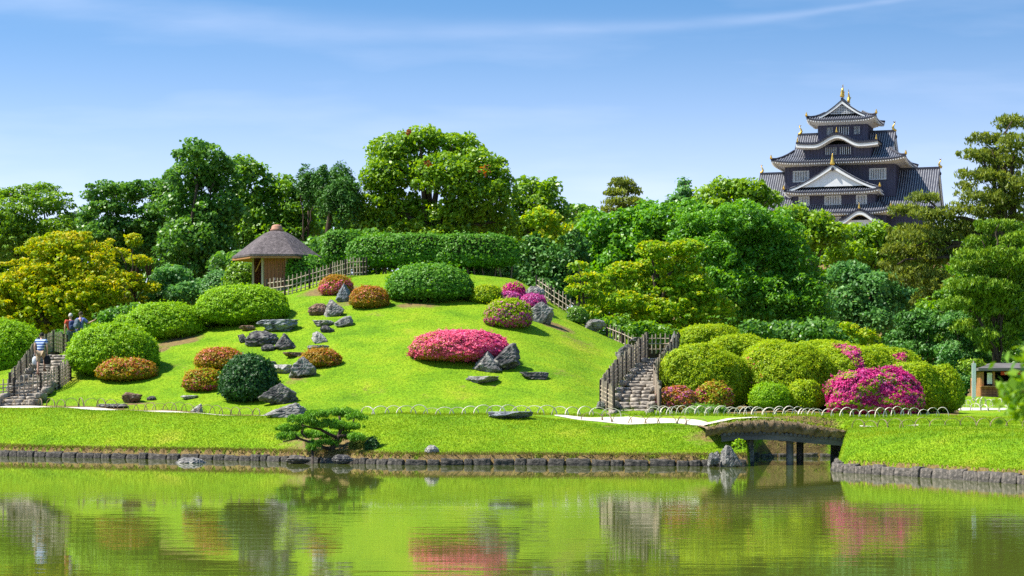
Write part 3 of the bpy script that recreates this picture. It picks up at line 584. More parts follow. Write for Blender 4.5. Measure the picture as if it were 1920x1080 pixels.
def skirt(x0, x1, y0, y1, zi, X0, X1, Y0, Y1, zo, lift=14, wallr=None, zw=None):
    """hipped ring roof between an inner and an outer rectangle, with eaves turned up at the corners"""
    zi, zo, lift = cz(zi, y0), cz(zo, Y0), lift*KC
    i4 = [Vector((cx(x0), y0*KC, 0)), Vector((cx(x1), y0*KC, 0)), Vector((cx(x1), y1*KC, 0)), Vector((cx(x0), y1*KC, 0))]
    o4 = [Vector((cx(X0), Y0*KC, 0)), Vector((cx(X1), Y0*KC, 0)), Vector((cx(X1), Y1*KC, 0)), Vector((cx(X0), Y1*KC, 0))]
    def zz(s, t): return zi+(zo-zi)*(1-(1-t)**1.35)+lift*t*t*abs(2*s-1)**6
    S, Tn = 16, 6; ms, mr, mh = MB(), MB(), []
    for k in range(4):
        a, b_, A, B = i4[k], i4[(k+1) % 4], o4[k], o4[(k+1) % 4]
        def pt(s, t): p = a.lerp(b_, s).lerp(A.lerp(B, s), t); p.z = zz(s, t); return p
        ms.grid([[pt(s/S, t/Tn) for s in range(S+1)] for t in range(Tn+1)])
        ms.grid([[pt(s/S, 1)-Vector((0, 0, e)) for s in range(S+1)] for e in (0, 9*KC)])
        dr = (B-A).normalized(); L = (B-A).length
        for q in np.arange(PI_/2, L, PI_):
            pts = []
            for t in np.linspace(0, 1, 6):
                l0 = (a.lerp(A, t)-A).dot(dr); l1 = (b_.lerp(B, t)-A).dot(dr)
                if l0-.01 <= q <= l1+.01: pts.append(pt((q-l0)/max(l1-l0, 1e-6), t)+Vector((0, 0, .004)))
            if len(pts) > 1: rib(mr, pts, dr)
        mh.append(MB().tube([pt(0, t)+Vector((0, 0, .1)) for t in (0, .25, .5, .75, 1)], 7*KC, 5))
        # gilt tile at the corner
        p = pt(0, 1)
        if k < 2: MB().lathe([(7*KC, 0), (9*KC, 8*KC), (5*KC, 18*KC), (2*KC, 28*KC)], 6).build('corner_tile', M['gold'], castle).location = p+Vector((0, 0, 4*KC))
    r = ms.build('roof', M['tiledark'], castle); stuff(mr.build('tile_rows', M['tilelight'], r))
    for h_ in mh: h_.build('hip_ridge', M['tiledark'], r)
    if wallr:
        wx0, wx1, wy0, wy1 = wallr; zw = cz(zw, wy0); so_ = MB(); ra = MB()
        w4 = [Vector((cx(wx0), wy0*KC, zw)), Vector((cx(wx1), wy0*KC, zw)), Vector((cx(wx1), wy1*KC, zw)), Vector((cx(wx0), wy1*KC, zw))]
        for k in range(4):
            A, B = o4[k], o4[(k+1) % 4]; a, b_ = w4[k], w4[(k+1) % 4]; Pp = []
            for t in (0, .45, 1):
                row = []
                for s in range(S+1):
                    s /= S; p = A.lerp(B, s); p.z = zz(s, 1)-9*KC; e = a.lerp(b_, s)
                    p = p*.97+Vector((e.x, e.y, p.z))*.03
                    m_ = p.lerp(e, .5); m_.z = p.z*.35+e.z*.65+4*KC
                    row.append(p if t == 0 else m_ if t < 1 else e)
                Pp.append(row)
            so_.grid(Pp)
            dr = (B-A).normalized(); L = (B-A).length
            for q in np.arange(PI_/2, L, PI_*1.05):
                s = q/L; p = A.lerp(B, s); p.z = zz(s, 1)-13*KC; e = a.lerp(b_, s); v = (Vector((e.x, e.y, p.z))-p); v.normalize()
                c = p+v*10*KC; ra.box(c-Vector((0, 0, 2*KC)), (6*KC, 16*KC, 7*KC) if k % 2 == 0 else (16*KC, 6*KC, 7*KC))
        e_ = so_.build('eave', M['plaster'], castle); stuff(ra.build('rafter_ends', M['plaster'], e_))
def gable(axis, c0, Wd, zb, za, b0, b1, board=24, front=True, back=True, lattice=False, pw=1.3, Wc=1.0, rows=True):
    """gabled roof; the ridge runs along AXIS from b0 to b1, half width Wd, eave zb, ridge za"""
    zb, za = (cz(zb, b0), cz(za, b0)) if axis == 'y' else (cz(zb, c0-Wd), cz(za, c0))
    def mp(a, b_, z): return Vector((cx(c0+a), b_*KC, z)) if axis == 'y' else Vector((cx(b_), (c0+a)*KC, z))
    def zt(t): return zb+(za-zb)*(1-t)**pw
    ms, mr, ri = MB(), MB(), MB(); Tn = 8; wd = (mp(0, 1, 0)-mp(0, 0, 0)).normalized()
    for sg in (-1, 1):
        ms.grid([[mp(sg*Wd*t/Tn, b_, zt(t/Tn)) for b_ in (b0, b1)] for t in range(Tn+1)])
        ms.grid([[mp(sg*Wd*t/Tn, b_, zt(t/Tn)-8*KC) for b_ in (b0, b1)] for t in range(Tn+1)])
        for q in np.arange(b0+7, b1, 15.5): rib(mr, [mp(sg*Wd*t, q, zt(t)+.004) for t in np.linspace(0, 1, 7)], wd)
    cbx = [mp(a, b_, za+z*KC) for z in (-4, 12) for a, b_ in ((-7, b0-3), (7, b0-3), (7, b1+3), (-7, b1+3))]
    ri.add(cbx, [(0, 3, 2, 1), (4, 5, 6, 7), (0, 1, 5, 4), (1, 2, 6, 5), (2, 3, 7, 6), (3, 0, 4, 7)])
    r = ms.build('gable_roof', M['tiledark'], castle); stuff(mr.build('tile_rows', M['tilelight'], r)); ri.build('ridge', M['tiledark'], r)
    for end, sg in ((b0, -1), (b1, 1)):
        if (sg < 0 and not front) or (sg > 0 and not back): continue
        bb, vg, pd = MB(), MB(), MB()
        ts = np.linspace(0, 1, 11)
        for sd in (-1, 1):
            for o1, o2, y1, mbx in ((-7, -board, 3, bb), (2, -7, 5, vg)):
                Pf = [[mp(sd*Wd*t, end+sg*y, zt(t)+(o1 if e == 0 else o2*(1-.35*t))*KC) for t in ts] for e, y in ((0, -6), (0, y1), (1, y1), (1, -6))]
                mbx.grid(Pf)
        bb.build('bargeboard', M['plaster'], castle); vg.build('verge_tiles', M['tiledark'], r)
        yp = end-sg*12; base = zb+6*KC
        ptl = [mp(-Wd*t, yp, max(zt(t)-board*.7*KC, base)) for t in ts[::-1]]+[mp(Wd*t, yp, max(zt(t)-board*.7*KC, base)) for t in ts[1:]]
        pd.add(ptl, [tuple(range(len(ptl)))])
        g_ = pd.build('pediment', M['board' if lattice else 'plaster'], castle)
        if lattice:
            la = MB()
            for a in np.arange(-Wd*.62, Wd*.63, 11):
                t = abs(a)/Wd; h_ = zt(t)-board*KC-base
                if h_ > .1: v = mp(a, yp+sg*3, base+h_/2); la.box(v, (2.6*KC, 3*KC, h_) if axis == 'y' else (3*KC, 2.6*KC, h_))
            for z in np.arange(base+5*KC, za-board*KC*1.6, 11*KC):
                t = 1-((z+board*KC-zb)/(za-zb))**(1/pw)
                if t > .02: la.box(mp(0, yp+sg*3, z), (2*Wd*t*KC, 3*KC, 2.6*KC) if axis == 'y' else (3*KC, 2*Wd*t*KC, 2.6*KC))
            stuff(la.build('lattice', M['frame'], g_))
        else:
            MB().lathe([(0.1*KC, -14*KC), (9*KC, -7*KC), (10*KC, 0), (9*KC, 7*KC), (.1*KC, 14*KC)], 8).build('gable_pendant', M['tiledark'], castle).location = mp(0, end+sg*4, za-34*KC)
def finial(x, y, z, s=1.0, tip=True):
    mb = MB(); mb.lathe([(15*KC*s, 0), (17*KC*s, 10*KC*s), (11*KC*s, 26*KC*s), (8*KC*s, 44*KC*s), (5*KC*s, 58*KC*s), (.8*KC*s, 74*KC*s)], 8)
    o = mb.build('ridge_finial', M['gold'], castle, True); o.location = (cx(x), y*KC, z); o.scale = (1, .5, 1)
def shachi(x, y, z, s, rz):
    """gilded dolphin-like roof fish standing on its head, tail curled up and forked"""
    mb = MB(); P = [(16, 0, 4), (8, 0, 10), (-4, 0, 18), (-9, 0, 32), (-5, 0, 48), (3, 0, 60), (8, 0, 70)]; rr = [8, 11, 11, 9, 6.5, 4, 2]
    mb.tube([Vector(p)*KC*s for p in P], [q*KC*s for q in rr], 8)
    for a in (-1, 1):
        mb.add([Vector(p)*KC*s for p in ((6, 0, 64), (2+a*12, -2, 84+a*4), (8, 2, 78), (6, 3, 66), (2+a*12, 2, 84+a*4))], [(0, 1, 2), (3, 2, 4), (0, 3, 4, 1)])
        mb.add([Vector(p)*KC*s for p in ((-6, a*9, 20), (-18, a*16, 34), (-8, a*7, 36))], [(0, 1, 2)])
    mb.box((0, 0, 0), (30*KC*s, 16*KC*s, 8*KC*s))
    o = mb.build('roof_fish', M['gold'], castle, True); o.location = (cx(x), y*KC, z); o.rotation_euler = (0, 0, rz)
def window(x0, x1, zt, zb, y, n, mat='frame', th=.28):
    f = MB(); t = 5
    for a in ((x0-t, x1+t, zt-t, zt), (x0-t, x1+t, zb, zb+t), (x0-t, x0, zt, zb), (x1, x1+t, zt, zb)): cbox(f, a[0], a[1], y-6, y-.5, a[2], a[3])
    w = f.build('window', M[mat], castle); cbox(MB(), x0, x1, y-2, y-.6, zt, zb).build('opening', M['void'], w)
    b = MB()
    for i in range(n): xx = x0+(i+.5)*(x1-x0)/n; cbox(b, xx-(x1-x0)/n*th, xx+(x1-x0)/n*th, y-5, y-2.2, zt, zb)
    stuff(b.build('bars', M['frame'], w))
# stone foot, lowest tier and the small curved gable in front of it
b_ = MB()
for i in range(8):
    t0, t1 = i/8, (i+1)/8; w0 = 1+.45*(1-t0)**1.6; b_.box((cx(650), 20*KC, cz(1250)-5.2+t0*5.2+.33), (700*KC*w0, 760*KC*w0, .65), 0, .97)
b_.build('stone_base', M['castlestone'], castle)
wall(330, 975, -330, 360, 925, 1252)
skirt(375, 940, -290, 330, 868, 290, 1015, -405, 430, 925, 16, (330, 975, -330, 360), 955)
for x0, x1 in ((640, 680), (450, 500)): window(x0, x1, 965, 1000, -330, 5)
# long lower wings: gabled roof running side to side
gable('x', 30, 330, 905, 655, 85, 1275, board=26)
wall(150, 1215, -230, 290, 905, 1252, 'wing_wall')
shachi(93, 30, cz(648), .75, math.pi); shachi(1280, 30, cz(648), .75, 0)
# second tier: bay with the big triangular gable
wall(365, 900, -300, 60, 788, 880)
for x0, x1, n in ((407, 468, 6), (577, 676, 9), (783, 843, 6)): window(x0, x1, 820, 876, -300, n)
skirt(430, 835, -240, 60, 735, 318, 942, -385, 130, 783, 14, (365, 900, -300, 60), 812)
gable('y', 632-654+654, 285, 758, 600, -352, 60, board=30)
finial(632, -356, cz(608, -356), 1.0)
# main tier
wall(288, 1015, -175, 260, 585, 830)
for x0, x1 in ((347, 445), (850, 951)): window(x0, x1, 645, 711, -175, 9)
skirt(335, 968, -95, 180, 505, 215, 1096, -285, 370, 577, 20, (288, 1015, -175, 260), 612)
gable('x', 42, 215, 540, 398, 340, 985, board=26)
shachi(352, 42, cz(393), .85, math.pi); shachi(978, 42, cz(393), .85, 0)
# curved gable bay
wall(430, 862, -215, 0, 470, 565)
for x0, x1 in ((560, 640), (655, 735)): window(x0, x1, 488, 538, -215, 6, 'board', .12)
kr, kb, kt = MB(), MB(), MB()
def kz(a): return cz(462, -282)+(58*KC*(.5+.5*math.cos(math.pi*a/150)) if abs(a) < 150 else 0)+(8*KC*((abs(a)-150)/120)**2 if abs(a) > 150 else 0)
aa = np.linspace(-268, 268, 45)
kr.grid([[Vector((cx(647+a), y*KC, kz(a)+10*KC)) for a in aa] for y in (-282, 20)]); kr.grid([[Vector((cx(647+a), -282*KC, kz(a)+z*KC)) for a in aa] for z in (10, -4)])
for a in np.arange(-260, 262, 15.5): rib(kt, [Vector((cx(647+a), y*KC, kz(a)+10.5*KC)) for y in (-284, -120, 20)], (1, 0, 0))
kb.grid([[Vector((cx(647+a), y*KC, kz(a)+z*KC)) for a in aa] for y, z in ((-20, -2), (-279, -2), (-279, -24), (-262, -26), (-215, -30))])
r = kr.build('curved_roof', M['tiledark'], castle); stuff(kt.build('tile_rows', M['tilelight'], r)); kb.build('curved_bargeboard', M['plaster'], castle)
finial(647, -282, kz(0)+14*KC, .45); finial(647-258, -280, kz(258)+10*KC, .42); finial(647+258, -280, kz(258)+10*KC, .42)
# second small curved gable low in front
kr, kb, kt = MB(), MB(), MB()
def kz2(a): return cz(985, -470)+62*KC*(.5+.5*math.cos(math.pi*min(abs(a), 125)/125))
aa = np.linspace(-128, 128, 31)
kr.grid([[Vector((cx(822+a), y*KC, kz2(a)+10*KC)) for a in aa] for y in (-470, -200)]); kr.grid([[Vector((cx(822+a), -470*KC, kz2(a)+z*KC)) for a in aa] for z in (10, -4)])
for a in np.arange(-120, 122, 15.5): rib(kt, [Vector((cx(822+a), y*KC, kz2(a)+10.5*KC)) for y in (-472, -330, -200)], (1, 0, 0))
kb.grid([[Vector((cx(822+a), y*KC, kz2(a)+z*KC)) for a in aa] for y, z in ((-300, -2), (-467, -2), (-467, -26), (-440, -30))])
r = kr.build('curved_roof', M['tiledark'], castle); stuff(kt.build('tile_rows', M['tilelight'], r)); kb.build('curved_bargeboard', M['plaster'], castle)
cbox(MB(), 735, 910, -430, -325, 985, 1252).build('porch', M['plaster'], castle); finial(822, -470, kz2(0)+12*KC, .5)
# top floor
wall(490, 818, -70, 190, 318, 480)
for x0, x1 in ((548, 590), (625, 700), (728, 770)): window(x0, x1, 352, 405, -70, 5, 'board', .14)
skirt(530, 780, -30, 150, 255, 425, 886, -145, 265, 298, 22, (490, 818, -70, 190), 338)
gable('y', 654, 150, 270, 168, -100, 220, board=26, lattice=True)
finial(654, -102, cz(165), .8); shachi(654, -60, cz(158), .95, math.pi/2); shachi(654, 195, cz(158), .95, -math.pi/2)
# ---------------------------------------------------------------- hexagonal hut
D0 = 97.0; hx = (519-960)*D0/F; hz = float(terr(520, D0))
hut = thing('garden_hut', 'hexagonal wooden hut with a bark-thatched roof and clay cap on the hill', 'hut', (hx, D0, hz), R(0))
def hzz(py): return H-(py-YH)*D0/F-hz
ph = R(1); RW, RR = 1.12, 2.14; ze = hzz(484)
def hexp(r, k, z): a = ph+math.pi/3*k; return Vector((r*math.cos(a), r*math.sin(a), z))
def ringm(r, z, n=36, rd=0.0):
    o = []
    for i in range(n):
        a = 2*math.pi*i/n; q = ((a-ph) % (math.pi/3))-math.pi/6; hexr = math.cos(math.pi/6)/math.cos(q)
        o.append(Vector((r*(hexr*(1-rd)+rd)*math.cos(a), r*(hexr*(1-rd)+rd)*math.sin(a), z)))
    return o
zt_ = hzz(432); prof = [(1.0, ze-.02, 0), (1.0, ze+.07, 0), (.93, ze+.16, .05), (.80, ze+.36, .1), (.62, ze+.66, .2), (.45, ze+.93, .4), (.30, ze+1.14, .6), (.18, zt_-.06, .8), (.10, zt_, 1)]
P = [ringm(RR*r, z, 36, rd) for r, z, rd in prof]; P = [p+[p[0]] for p in P]
MB().grid(P).build('thatched_roof', M['thatch'], hut, False)
s_ = MB(); s_.grid([[hexp(RR*.985, k, ze-.03) for k in range(7)], [hexp(RR*.985, k, ze-.12) for k in range(7)], [hexp(RW*.98, k, ze+.28) for k in range(7)]]); ev_ = s_.build('eave', M['orangewood'], hut)
for k in range(24):
    a = hexp(RW, 0, 0); t = k/4; i = int(t) % 6; f = t-int(t); p = hexp(RR*.96, i, ze-.10).lerp(hexp(RR*.96, i+1, ze-.10), f); q = hexp(RW, i, ze+.22).lerp(hexp(RW, i+1, ze+.22), f)
    MB().tube([p, q], .028, 4).build('rafter', M['orangewood'], ev_)
MB().lathe([(.30, 0), (.33, .05), (.26, .12), (.25, .2), (.20, .27), (.08, .31)], 14).build('clay_cap', M['clay'], hut, True).location = (0, 0, zt_-.03)
for k in range(6):
    MB().box((0, 0, (ze+.15)/2), (.10, .10, ze+.15), ph+math.pi/3*k).build('post', M['greywood'], hut).location = hexp(RW, k, 0)
fl = MB(); fl.add([hexp(RW*1.05, k, .12) for k in range(6)]+[hexp(RW*1.05, k, -.7) for k in range(6)], [(0, 1, 2, 3, 4, 5)]+[(k, k+6, (k+1) % 6+6, (k+1) % 6) for k in range(6)]); fl.build('stone_floor', M['rock'], hut)
for k in (0, 1, 2, 4, 5):
    a, b_ = hexp(RW*.97, k, 0), hexp(RW*.97, k+1, 0); n_ = 6; ang = math.atan2(b_.y-a.y, b_.x-a.x); L = (b_-a).length
    for i in range(n_):
        c = a.lerp(b_, (i+.5)/n_); hh = ze-.02+.1; MB().box((0, 0, hh/2), (L/n_-.016, .03+.008*(i % 2), hh), ang).build('plank', M['wood'], hut).location = c+Vector((0, 0, .1))
a, b_ = hexp(RW*.9, 3, .3), hexp(RW*.3, 1, 1.5); MB().tube([hexp(RW*.9, 3, .9), hexp(RW*.9, 3, .9).lerp(hexp(RW*.9, 4, 1.7), .9)], .03, 4).build('brace', M['orangewood'], hut)
MB().box((0, 0, .45), (1.2, .35, .06)).build('bench', M['wood'], hut)
# ---------------------------------------------------------------- bamboo fences, hoops, stairs
def cyl_mesh(name, n, mat, r0=1, r1=.9):
    me = MB().lathe([(r0, 0), (r0, .5), (r1, 1)], n).mesh(name, False); me.materials.append(M[mat]); return me
PICK = [cyl_mesh('picket', 6, 'bamboo'), cyl_mesh('picket', 6, 'bamboo', 1.05, .8)]; POST = cyl_mesh('post', 7, 'post')
def resample(pts, sp):
    pts = [Vector(p) for p in pts]; L = [0]
    for a, b_ in zip(pts, pts[1:]): L.append(L[-1]+(b_-a).length)
    n = max(1, round(L[-1]/sp)); return [Vector([float(np.interp(L[-1]*i/n, L, [p[j] for p in pts])) for j in range(3)]) for i in range(n+1)]
def fence(label, pts, h, sp=.26, rails=3, every=6, r=.028, group='bamboo lattice fences', lean=0):
    g = random.Random(len(label)); P = resample(pts, sp); org = P[0].copy(); root = thing('bamboo_fence', label, 'fence', org, 0, group)
    for i, p in enumerate(P):
        q = p-org
        if i % every == every-1 or i in (0, len(P)-1): share('post', POST, root, q-Vector((0, 0, .12)), (0, 0, 0), (.05, .05, h*1.0+.14))
        else: share('picket', g.choice(PICK), root, q-Vector((0, 0, .06)), (g.uniform(-.03, .03), g.uniform(-.03, .03), 0), (r, r, h*g.uniform(.97, 1.1)+.06))
    for k in range(rails):
        z = h*(.16+.62*k/max(rails-1, 1)); MB().tube([p-org+Vector((0, -.028 if k % 2 else .028, z)) for p in P], r*.85, 5).build('rail', M['bamboo'], root)
    return root
def gp(px, py, d=None, dz=0): d = d or hit(px, py); return W(px, d)+Vector((0, 0, dz))
fence('bamboo lattice fence climbing from the hut to the hedge on the hill', [gp(500, 558), gp(545, 552), gp(580, 541), (W(620, hit(620, 529))), W(655, hit(655, 518)), W(687, hit(687, 508))], .82, .235)
fence('bamboo lattice fence dropping behind the rounded boulder on the far shoulder of the hill', [W(u, d) for u, d in ((1006, 93.6), (1040, 92.6), (1085, 92.0))], .80, .24)
fence('low bamboo lattice fence behind the boulder above the stone stairs', [W(u, d) for u, d in ((1138, 88.5), (1170, 87.6), (1208, 86.6))], .62, .22, 2)
SB = [(1183, 70.6, 777), (1196, 75.5, 727), (1240, 83, 668)]   # lower, middle and upper point of the stone stairs
def sline(du=0, dz=0, pts=SB):
    return [at(u+du*70/d*1.0, py, d)+Vector((0, 0, dz)) for u, d, py in pts]
fence('bamboo lattice fence along the lawn side of the stone stairs', [W(1151, 70.7), W(1125, 72.6), at(1146, 733, 75), at(1172, 706, 78.3), at(1214, 666, 83)], .92, .17, 5)
fence('bamboo lattice fence along the azalea side of the stone stairs', [at(1238, 777, 70.8), at(1226, 727, 75.5), at(1272, 664, 83)], .88, .17, 5)
fence('short bamboo lattice fence closing the landing at the stair top', [at(1214, 660, 85), at(1240, 660, 85.3), at(1274, 660, 85)], .72, .2, 3)
STEP = [stone_mesh(300+i, 10, 2, ((0, 0, 1, .55), (0, -1, 0, .55), (0, 1, 0, .6), (1, 0, 0, .62), (-1, 0, 0, .62)), .025) for i in range(5)]
for m_ in STEP: m_.materials.append(M['step'])
def stairs(label, pts, width, n, seed):
    g = random.Random(seed); root = thing('stone_stairs', label, 'stairs', pts[0]); org = Vector(pts[0]); P = [Vector(p) for p in pts]; L = [0]
    for a, b_ in zip(P, P[1:]): L.append(L[-1]+(b_-a).length)
    bed = []
    for i in range(n+1):
        s = L[-1]*i/n; p = Vector([float(np.interp(s, L, [q[j] for q in P])) for j in range(3)]); s2 = min(L[-1], s+.05*L[-1]); s1 = max(0, s-.05*L[-1])
        d = (Vector([float(np.interp(s2, L, [q[j] for q in P])) for j in range(3)])-Vector([float(np.interp(s1, L, [q[j] for q in P])) for j in range(3)])); d.z = 0; d.normalize(); rt = Vector((d.y, -d.x, 0)); rz = math.atan2(rt.y, rt.x)
        bed.append([p-org+rt*width*.62*k+Vector((0, 0, -.16)) for k in (-1, 1)]+[p-org+rt*width*.62+Vector((0, 0, -1.2))]); bed[-1].insert(0, bed[-1][0]+Vector((0, 0, -1.04)))
        if i < n:
            dep = L[-1]/n; k = g.choice((2, 2, 3)); cuts = [0]+sorted(g.uniform(.3, .7) if k == 2 else (j/k+g.uniform(-.08, .08)) for j in range(1, k))+[1]
            for a, b_ in zip(cuts, cuts[1:]):
                c = p-org+rt*width*((a+b_)/2-.5)+d*dep*.5; share('stone', g.choice(STEP), root, c+Vector((0, 0, -.08+g.uniform(-.015, .015))), (0, g.uniform(-.03, .03), rz+g.uniform(-.05, .05)), (width*(b_-a)*.98, dep*1.05, .24))
            for sd in (-1, 1):
                if i % 2 == 0: share('stone', g.choice(STEP), root, p-org+rt*sd*width*.57+d*dep*.5+Vector((0, 0, .0)), (g.uniform(-.1, .1), g.uniform(-.1, .1), rz+1.57), (dep*1.9, .3, .34))
    b2 = MB(); b2.grid(bed); b2.build('earth_bed', M['soil'], root)
    return root
stairs('narrow stone stairs between two bamboo fences beside the azalea bank', sline(0), 1.12, 18, 5)
LB = [(28, 74.6, 757), (78, 79.2, 709), (112, 84, 661)]
stairs('stone stairs that the man in the striped shirt is climbing', sline(0, 0, LB), 1.15, 17, 6)
fence('bamboo lattice fence at the foot of the lawn beside the striped man', [gp(-25, 758), gp(35, 752), gp(69, 745), gp(106, 731), gp(132, 714)], .86, .21, 5)
fence('bamboo lattice fence on the far side of the stairs beyond the striped man', [at(18, 738, 77), at(50, 700, 80.5), at(72, 668, 85), at(100, 655, 87.5), at(126, 662, 89)], .78, .2, 4)
HOOP = []
for mt in ('hoop', 'hoopdark'):
    me = MB().tube([(-.5*math.cos(a), 0, (math.sin(a)**.75 if math.sin(a) > 0 else 0)) for a in np.linspace(0, math.pi, 13)], [.032 if mt == 'hoop' else .022]*13, 5).mesh('hoop'); me.materials.append(M[mt]); HOOP.append(me)
def hoops(label, pts, sp, w, h, kind, seed, skew=.25):
    g = random.Random(seed); P = resample(pts, sp); org = P[0].copy(); root = thing('hoop_fence', label, 'hoop fence', org, 0, 'low bamboo hoop fences')
    for i, p in enumerate(P[:-1]):
        t = P[i+1]-p; p = Vector((p.x, p.y, float(terr_xy(p.x, p.y)))); hh = h*g.uniform(.85, 1.15)
        share('hoop', HOOP[kind], root, p-org-Vector((0, 0, .04)), (g.uniform(-.12, .12), 0, math.atan2(t.y, t.x)+g.uniform(-skew, skew)), (w*g.uniform(.9, 1.1), 1, hh+.04))
fd = lambda u, o=0: W(u, kdi(u, 2)+o)
hoops('thin brown bamboo hoops along the path near the stairs of the striped man', [fd(u, -.6) for u in range(-40, 520, 20)], .42, .55, .30, 1, 1, .9)
hoops('pale bamboo hoops along the path below the big lawn', [fd(u, -.5) for u in range(690, 1180, 20)], .44, .62, .30, 0, 2, .6)
hoops('white bamboo hoops in front of the azalea bank', [fd(u, -.5) for u in range(1225, 1800, 20)], .33, .46, .31, 0, 3, .25)
hoops('second row of pale hoops behind the path between stairs and bridge', [fd(u, .25) for u in range(1228, 1560, 20)], .40, .5, .29, 0, 4, .7)
hoops('thin brown hoops along the lower side of the path over the bridge', [W(u, d) for u, d in ((1110, 66.4), (1200, 65.2), (1280, 64.0), (1335, 63.2))], .62, .7, .26, 1, 5, .5)
hoops('thin brown hoops on the grass bank beyond the bridge', [W(u, d) for u, d in ((1610, 60.4), (1700, 59.2), (1800, 58.7), (1960, 58.2))], .42, .5, .24, 1, 6, .8)
hoops('pale hoops edging the path in front of the wooden kiosk', [W(u, d) for u, d in ((1796, 84.2), (1850, 84.4), (1935, 83.6))], .22, .34, .34, 0, 7, .7)
hoops('pale hoops at the corner where the azalea bank ends by the kiosk path', [W(u, d) for u, d in ((1795, 80.2), (1850, 79.2), (1900, 78.4))], .42, .5, .26, 0, 8, .5)
# ---------------------------------------------------------------- bridge
bd, bw = 60.4, 2.5
bridge = thing('earth_bridge', 'small arched wooden bridge with an earth covered deck over the pond inlet', 'bridge', ((1480-960)*bd/F, bd+bw/2, 0))
bo = Vector(bridge.location)
def deck(px): # underside and top sight lines of the near face
    return float(np.interp(px, [1325, 1377, 1430, 1477, 1530, 1590, 1640], [832, 825, 824, 827, 832, 837, 842])), float(np.interp(px, [1325, 1347, 1380, 1430, 1480, 1513, 1563, 1597, 1640], [801, 797, 790, 787, 790, 795, 803, 810, 816]))
xs = np.linspace(1352, 1604, 28)
def bz(py): return H-(py-YH)*bd/F
bm = MB(); bm.grid([[Vector(((px-960)*bd/F, bd+y, bz(deck(px)[0])+z))-bo for px in xs] for y, z in ((.02, 0), (-.08, 0), (-.08, .21), (.1, .22))]); bm.build('beam', M['timber'], bridge)
bm = MB(); bm.grid([[Vector(((px-960)*bd/F, bd+bw+y, bz(deck(px)[0])+z))-bo for px in xs] for y, z in ((0, 0), (.1, 0), (.1, .21), (0, .22))]); bm.build('beam', M['timber'], bridge)
for k, px in enumerate(np.linspace(1358, 1598, 30)):
    MB().tube([Vector(((px-960)*bd/F, bd+y, bz(deck(px)[0])+.2))-bo for y in (-.12, bw*.5, bw+.1)], .05, 6).build('deck_log', M['timber'], bridge)
dk = MB(); xs2 = np.linspace(1322, 1628, 60); g = np.random.default_rng(5)
prof = [(-.06, .215, 0), (-.15, .26, 0), (-.16, .38, 0), (-.2, -.05, 1), (.05, 0, 1), (bw/2, .02, 1), (bw-.05, 0, 1), (bw+.2, -.08, 1), (bw+.2, .3, 0)]
dk.grid([[Vector(((px-960)*bd/F, bd+y+g.normal()*.03, bz(deck(px)[t])+z+g.normal()*.025))-bo for px in xs2] for y, z, t in prof]); dk.build('earth_deck', M['soil'], bridge, True)
pd_ = MB(); pd_.grid([[Vector(((px-960)*bd/F, bd+y, bz(deck(px)[1])+.07))-bo for px in np.linspace(1324, 1626, 50)] for y in (.55, bw/2, bw-.25)]); pd_.build('gravel_walk', M['path'], bridge, True)
for px, y in ((1481, .25), (1500, bw-.6)): MB().tube([Vector(((px-960)*(bd+y)/F, bd+y, z))-bo for z in (-.7, .2, bz(814)+.1)], [.118, .112, .11], 10).build('pier', M['timber'], bridge, True)
MB().box((0, 0, bz(828)+.06), (.62, .2, .16)).build('cross_beam', M['timber'], bridge).location = Vector(((1490-960)*bd/F, bd+bw/2, 0))-bo
for a, (px, wd) in enumerate(((1400, .5), (1592, .4))):
    MB().box((0, 0, .1), (wd, bw*.9, 1.7), .0, .92).build('abutment', M['rockdark'], bridge).location = Vector(((px-960)*bd/F, bd+bw/2, 0))-bo
# dry grass fringe hanging off the deck
def blades(name, P, hgt, wid, mat, g, lean=.35, parent=None, hang=False):
    n = len(P); a = g.uniform(0, 2*math.pi, n); t = np.stack([np.cos(a), np.sin(a), np.zeros(n)], 1)*wid; h = hgt*g.uniform(.5, 1.2, n)[:, None]
    up = np.stack([g.normal(size=n)*lean, g.normal(size=n)*lean, np.full(n, -1.0 if hang else 1.0)], 1)*h; V = np.stack([P-t, P+t, P+up], 1).reshape(-1, 3)
    me = mesh_np(name, V, np.arange(3*n).reshape(n, 3)); at2 = me.attributes.new('tint', 'FLOAT', 'POINT'); X, Y = P[:, 0], P[:, 1]; pn = .5+.22*np.sin(X*.9+1.3*np.sin(Y*.5))+.2*np.sin(Y*1.1+X*.6+2)+.18*np.sin(X*2.7+Y*1.9)*np.sin(Y*2.3-X*.8)+.12*np.sin(X*6.1+2*np.sin(Y*4.3)); at2.data.foreach_set('value', np.repeat(np.clip(.8*pn+.25*g.uniform(size=n), 0, 1), 3).astype(np.float32))
    return stuff(link(name, me, M[mat], parent))
def deckpts(n, front):
    px = g.uniform(1325, 1625, n); t = g.uniform(size=n); y = np.where(front, -.14+g.normal(size=n)*.03, g.uniform(-.2, .5, n)); z = []
    for p_, f in zip(px, t): lo, hi = deck(p_); z.append(bz(hi)-(f*(bz(hi)-bz(lo)-.3) if front else 0))
    return np.stack([(px-960)*bd/F, bd+y, np.array(z)], 1)-np.array(bo)
blades('dry_fringe', deckpts(3000, True), .045, .010, 'dryblade', g, .6, bridge); blades('grass_fringe', deckpts(500, False), .11, .012, 'grassblade', g, .6, bridge)
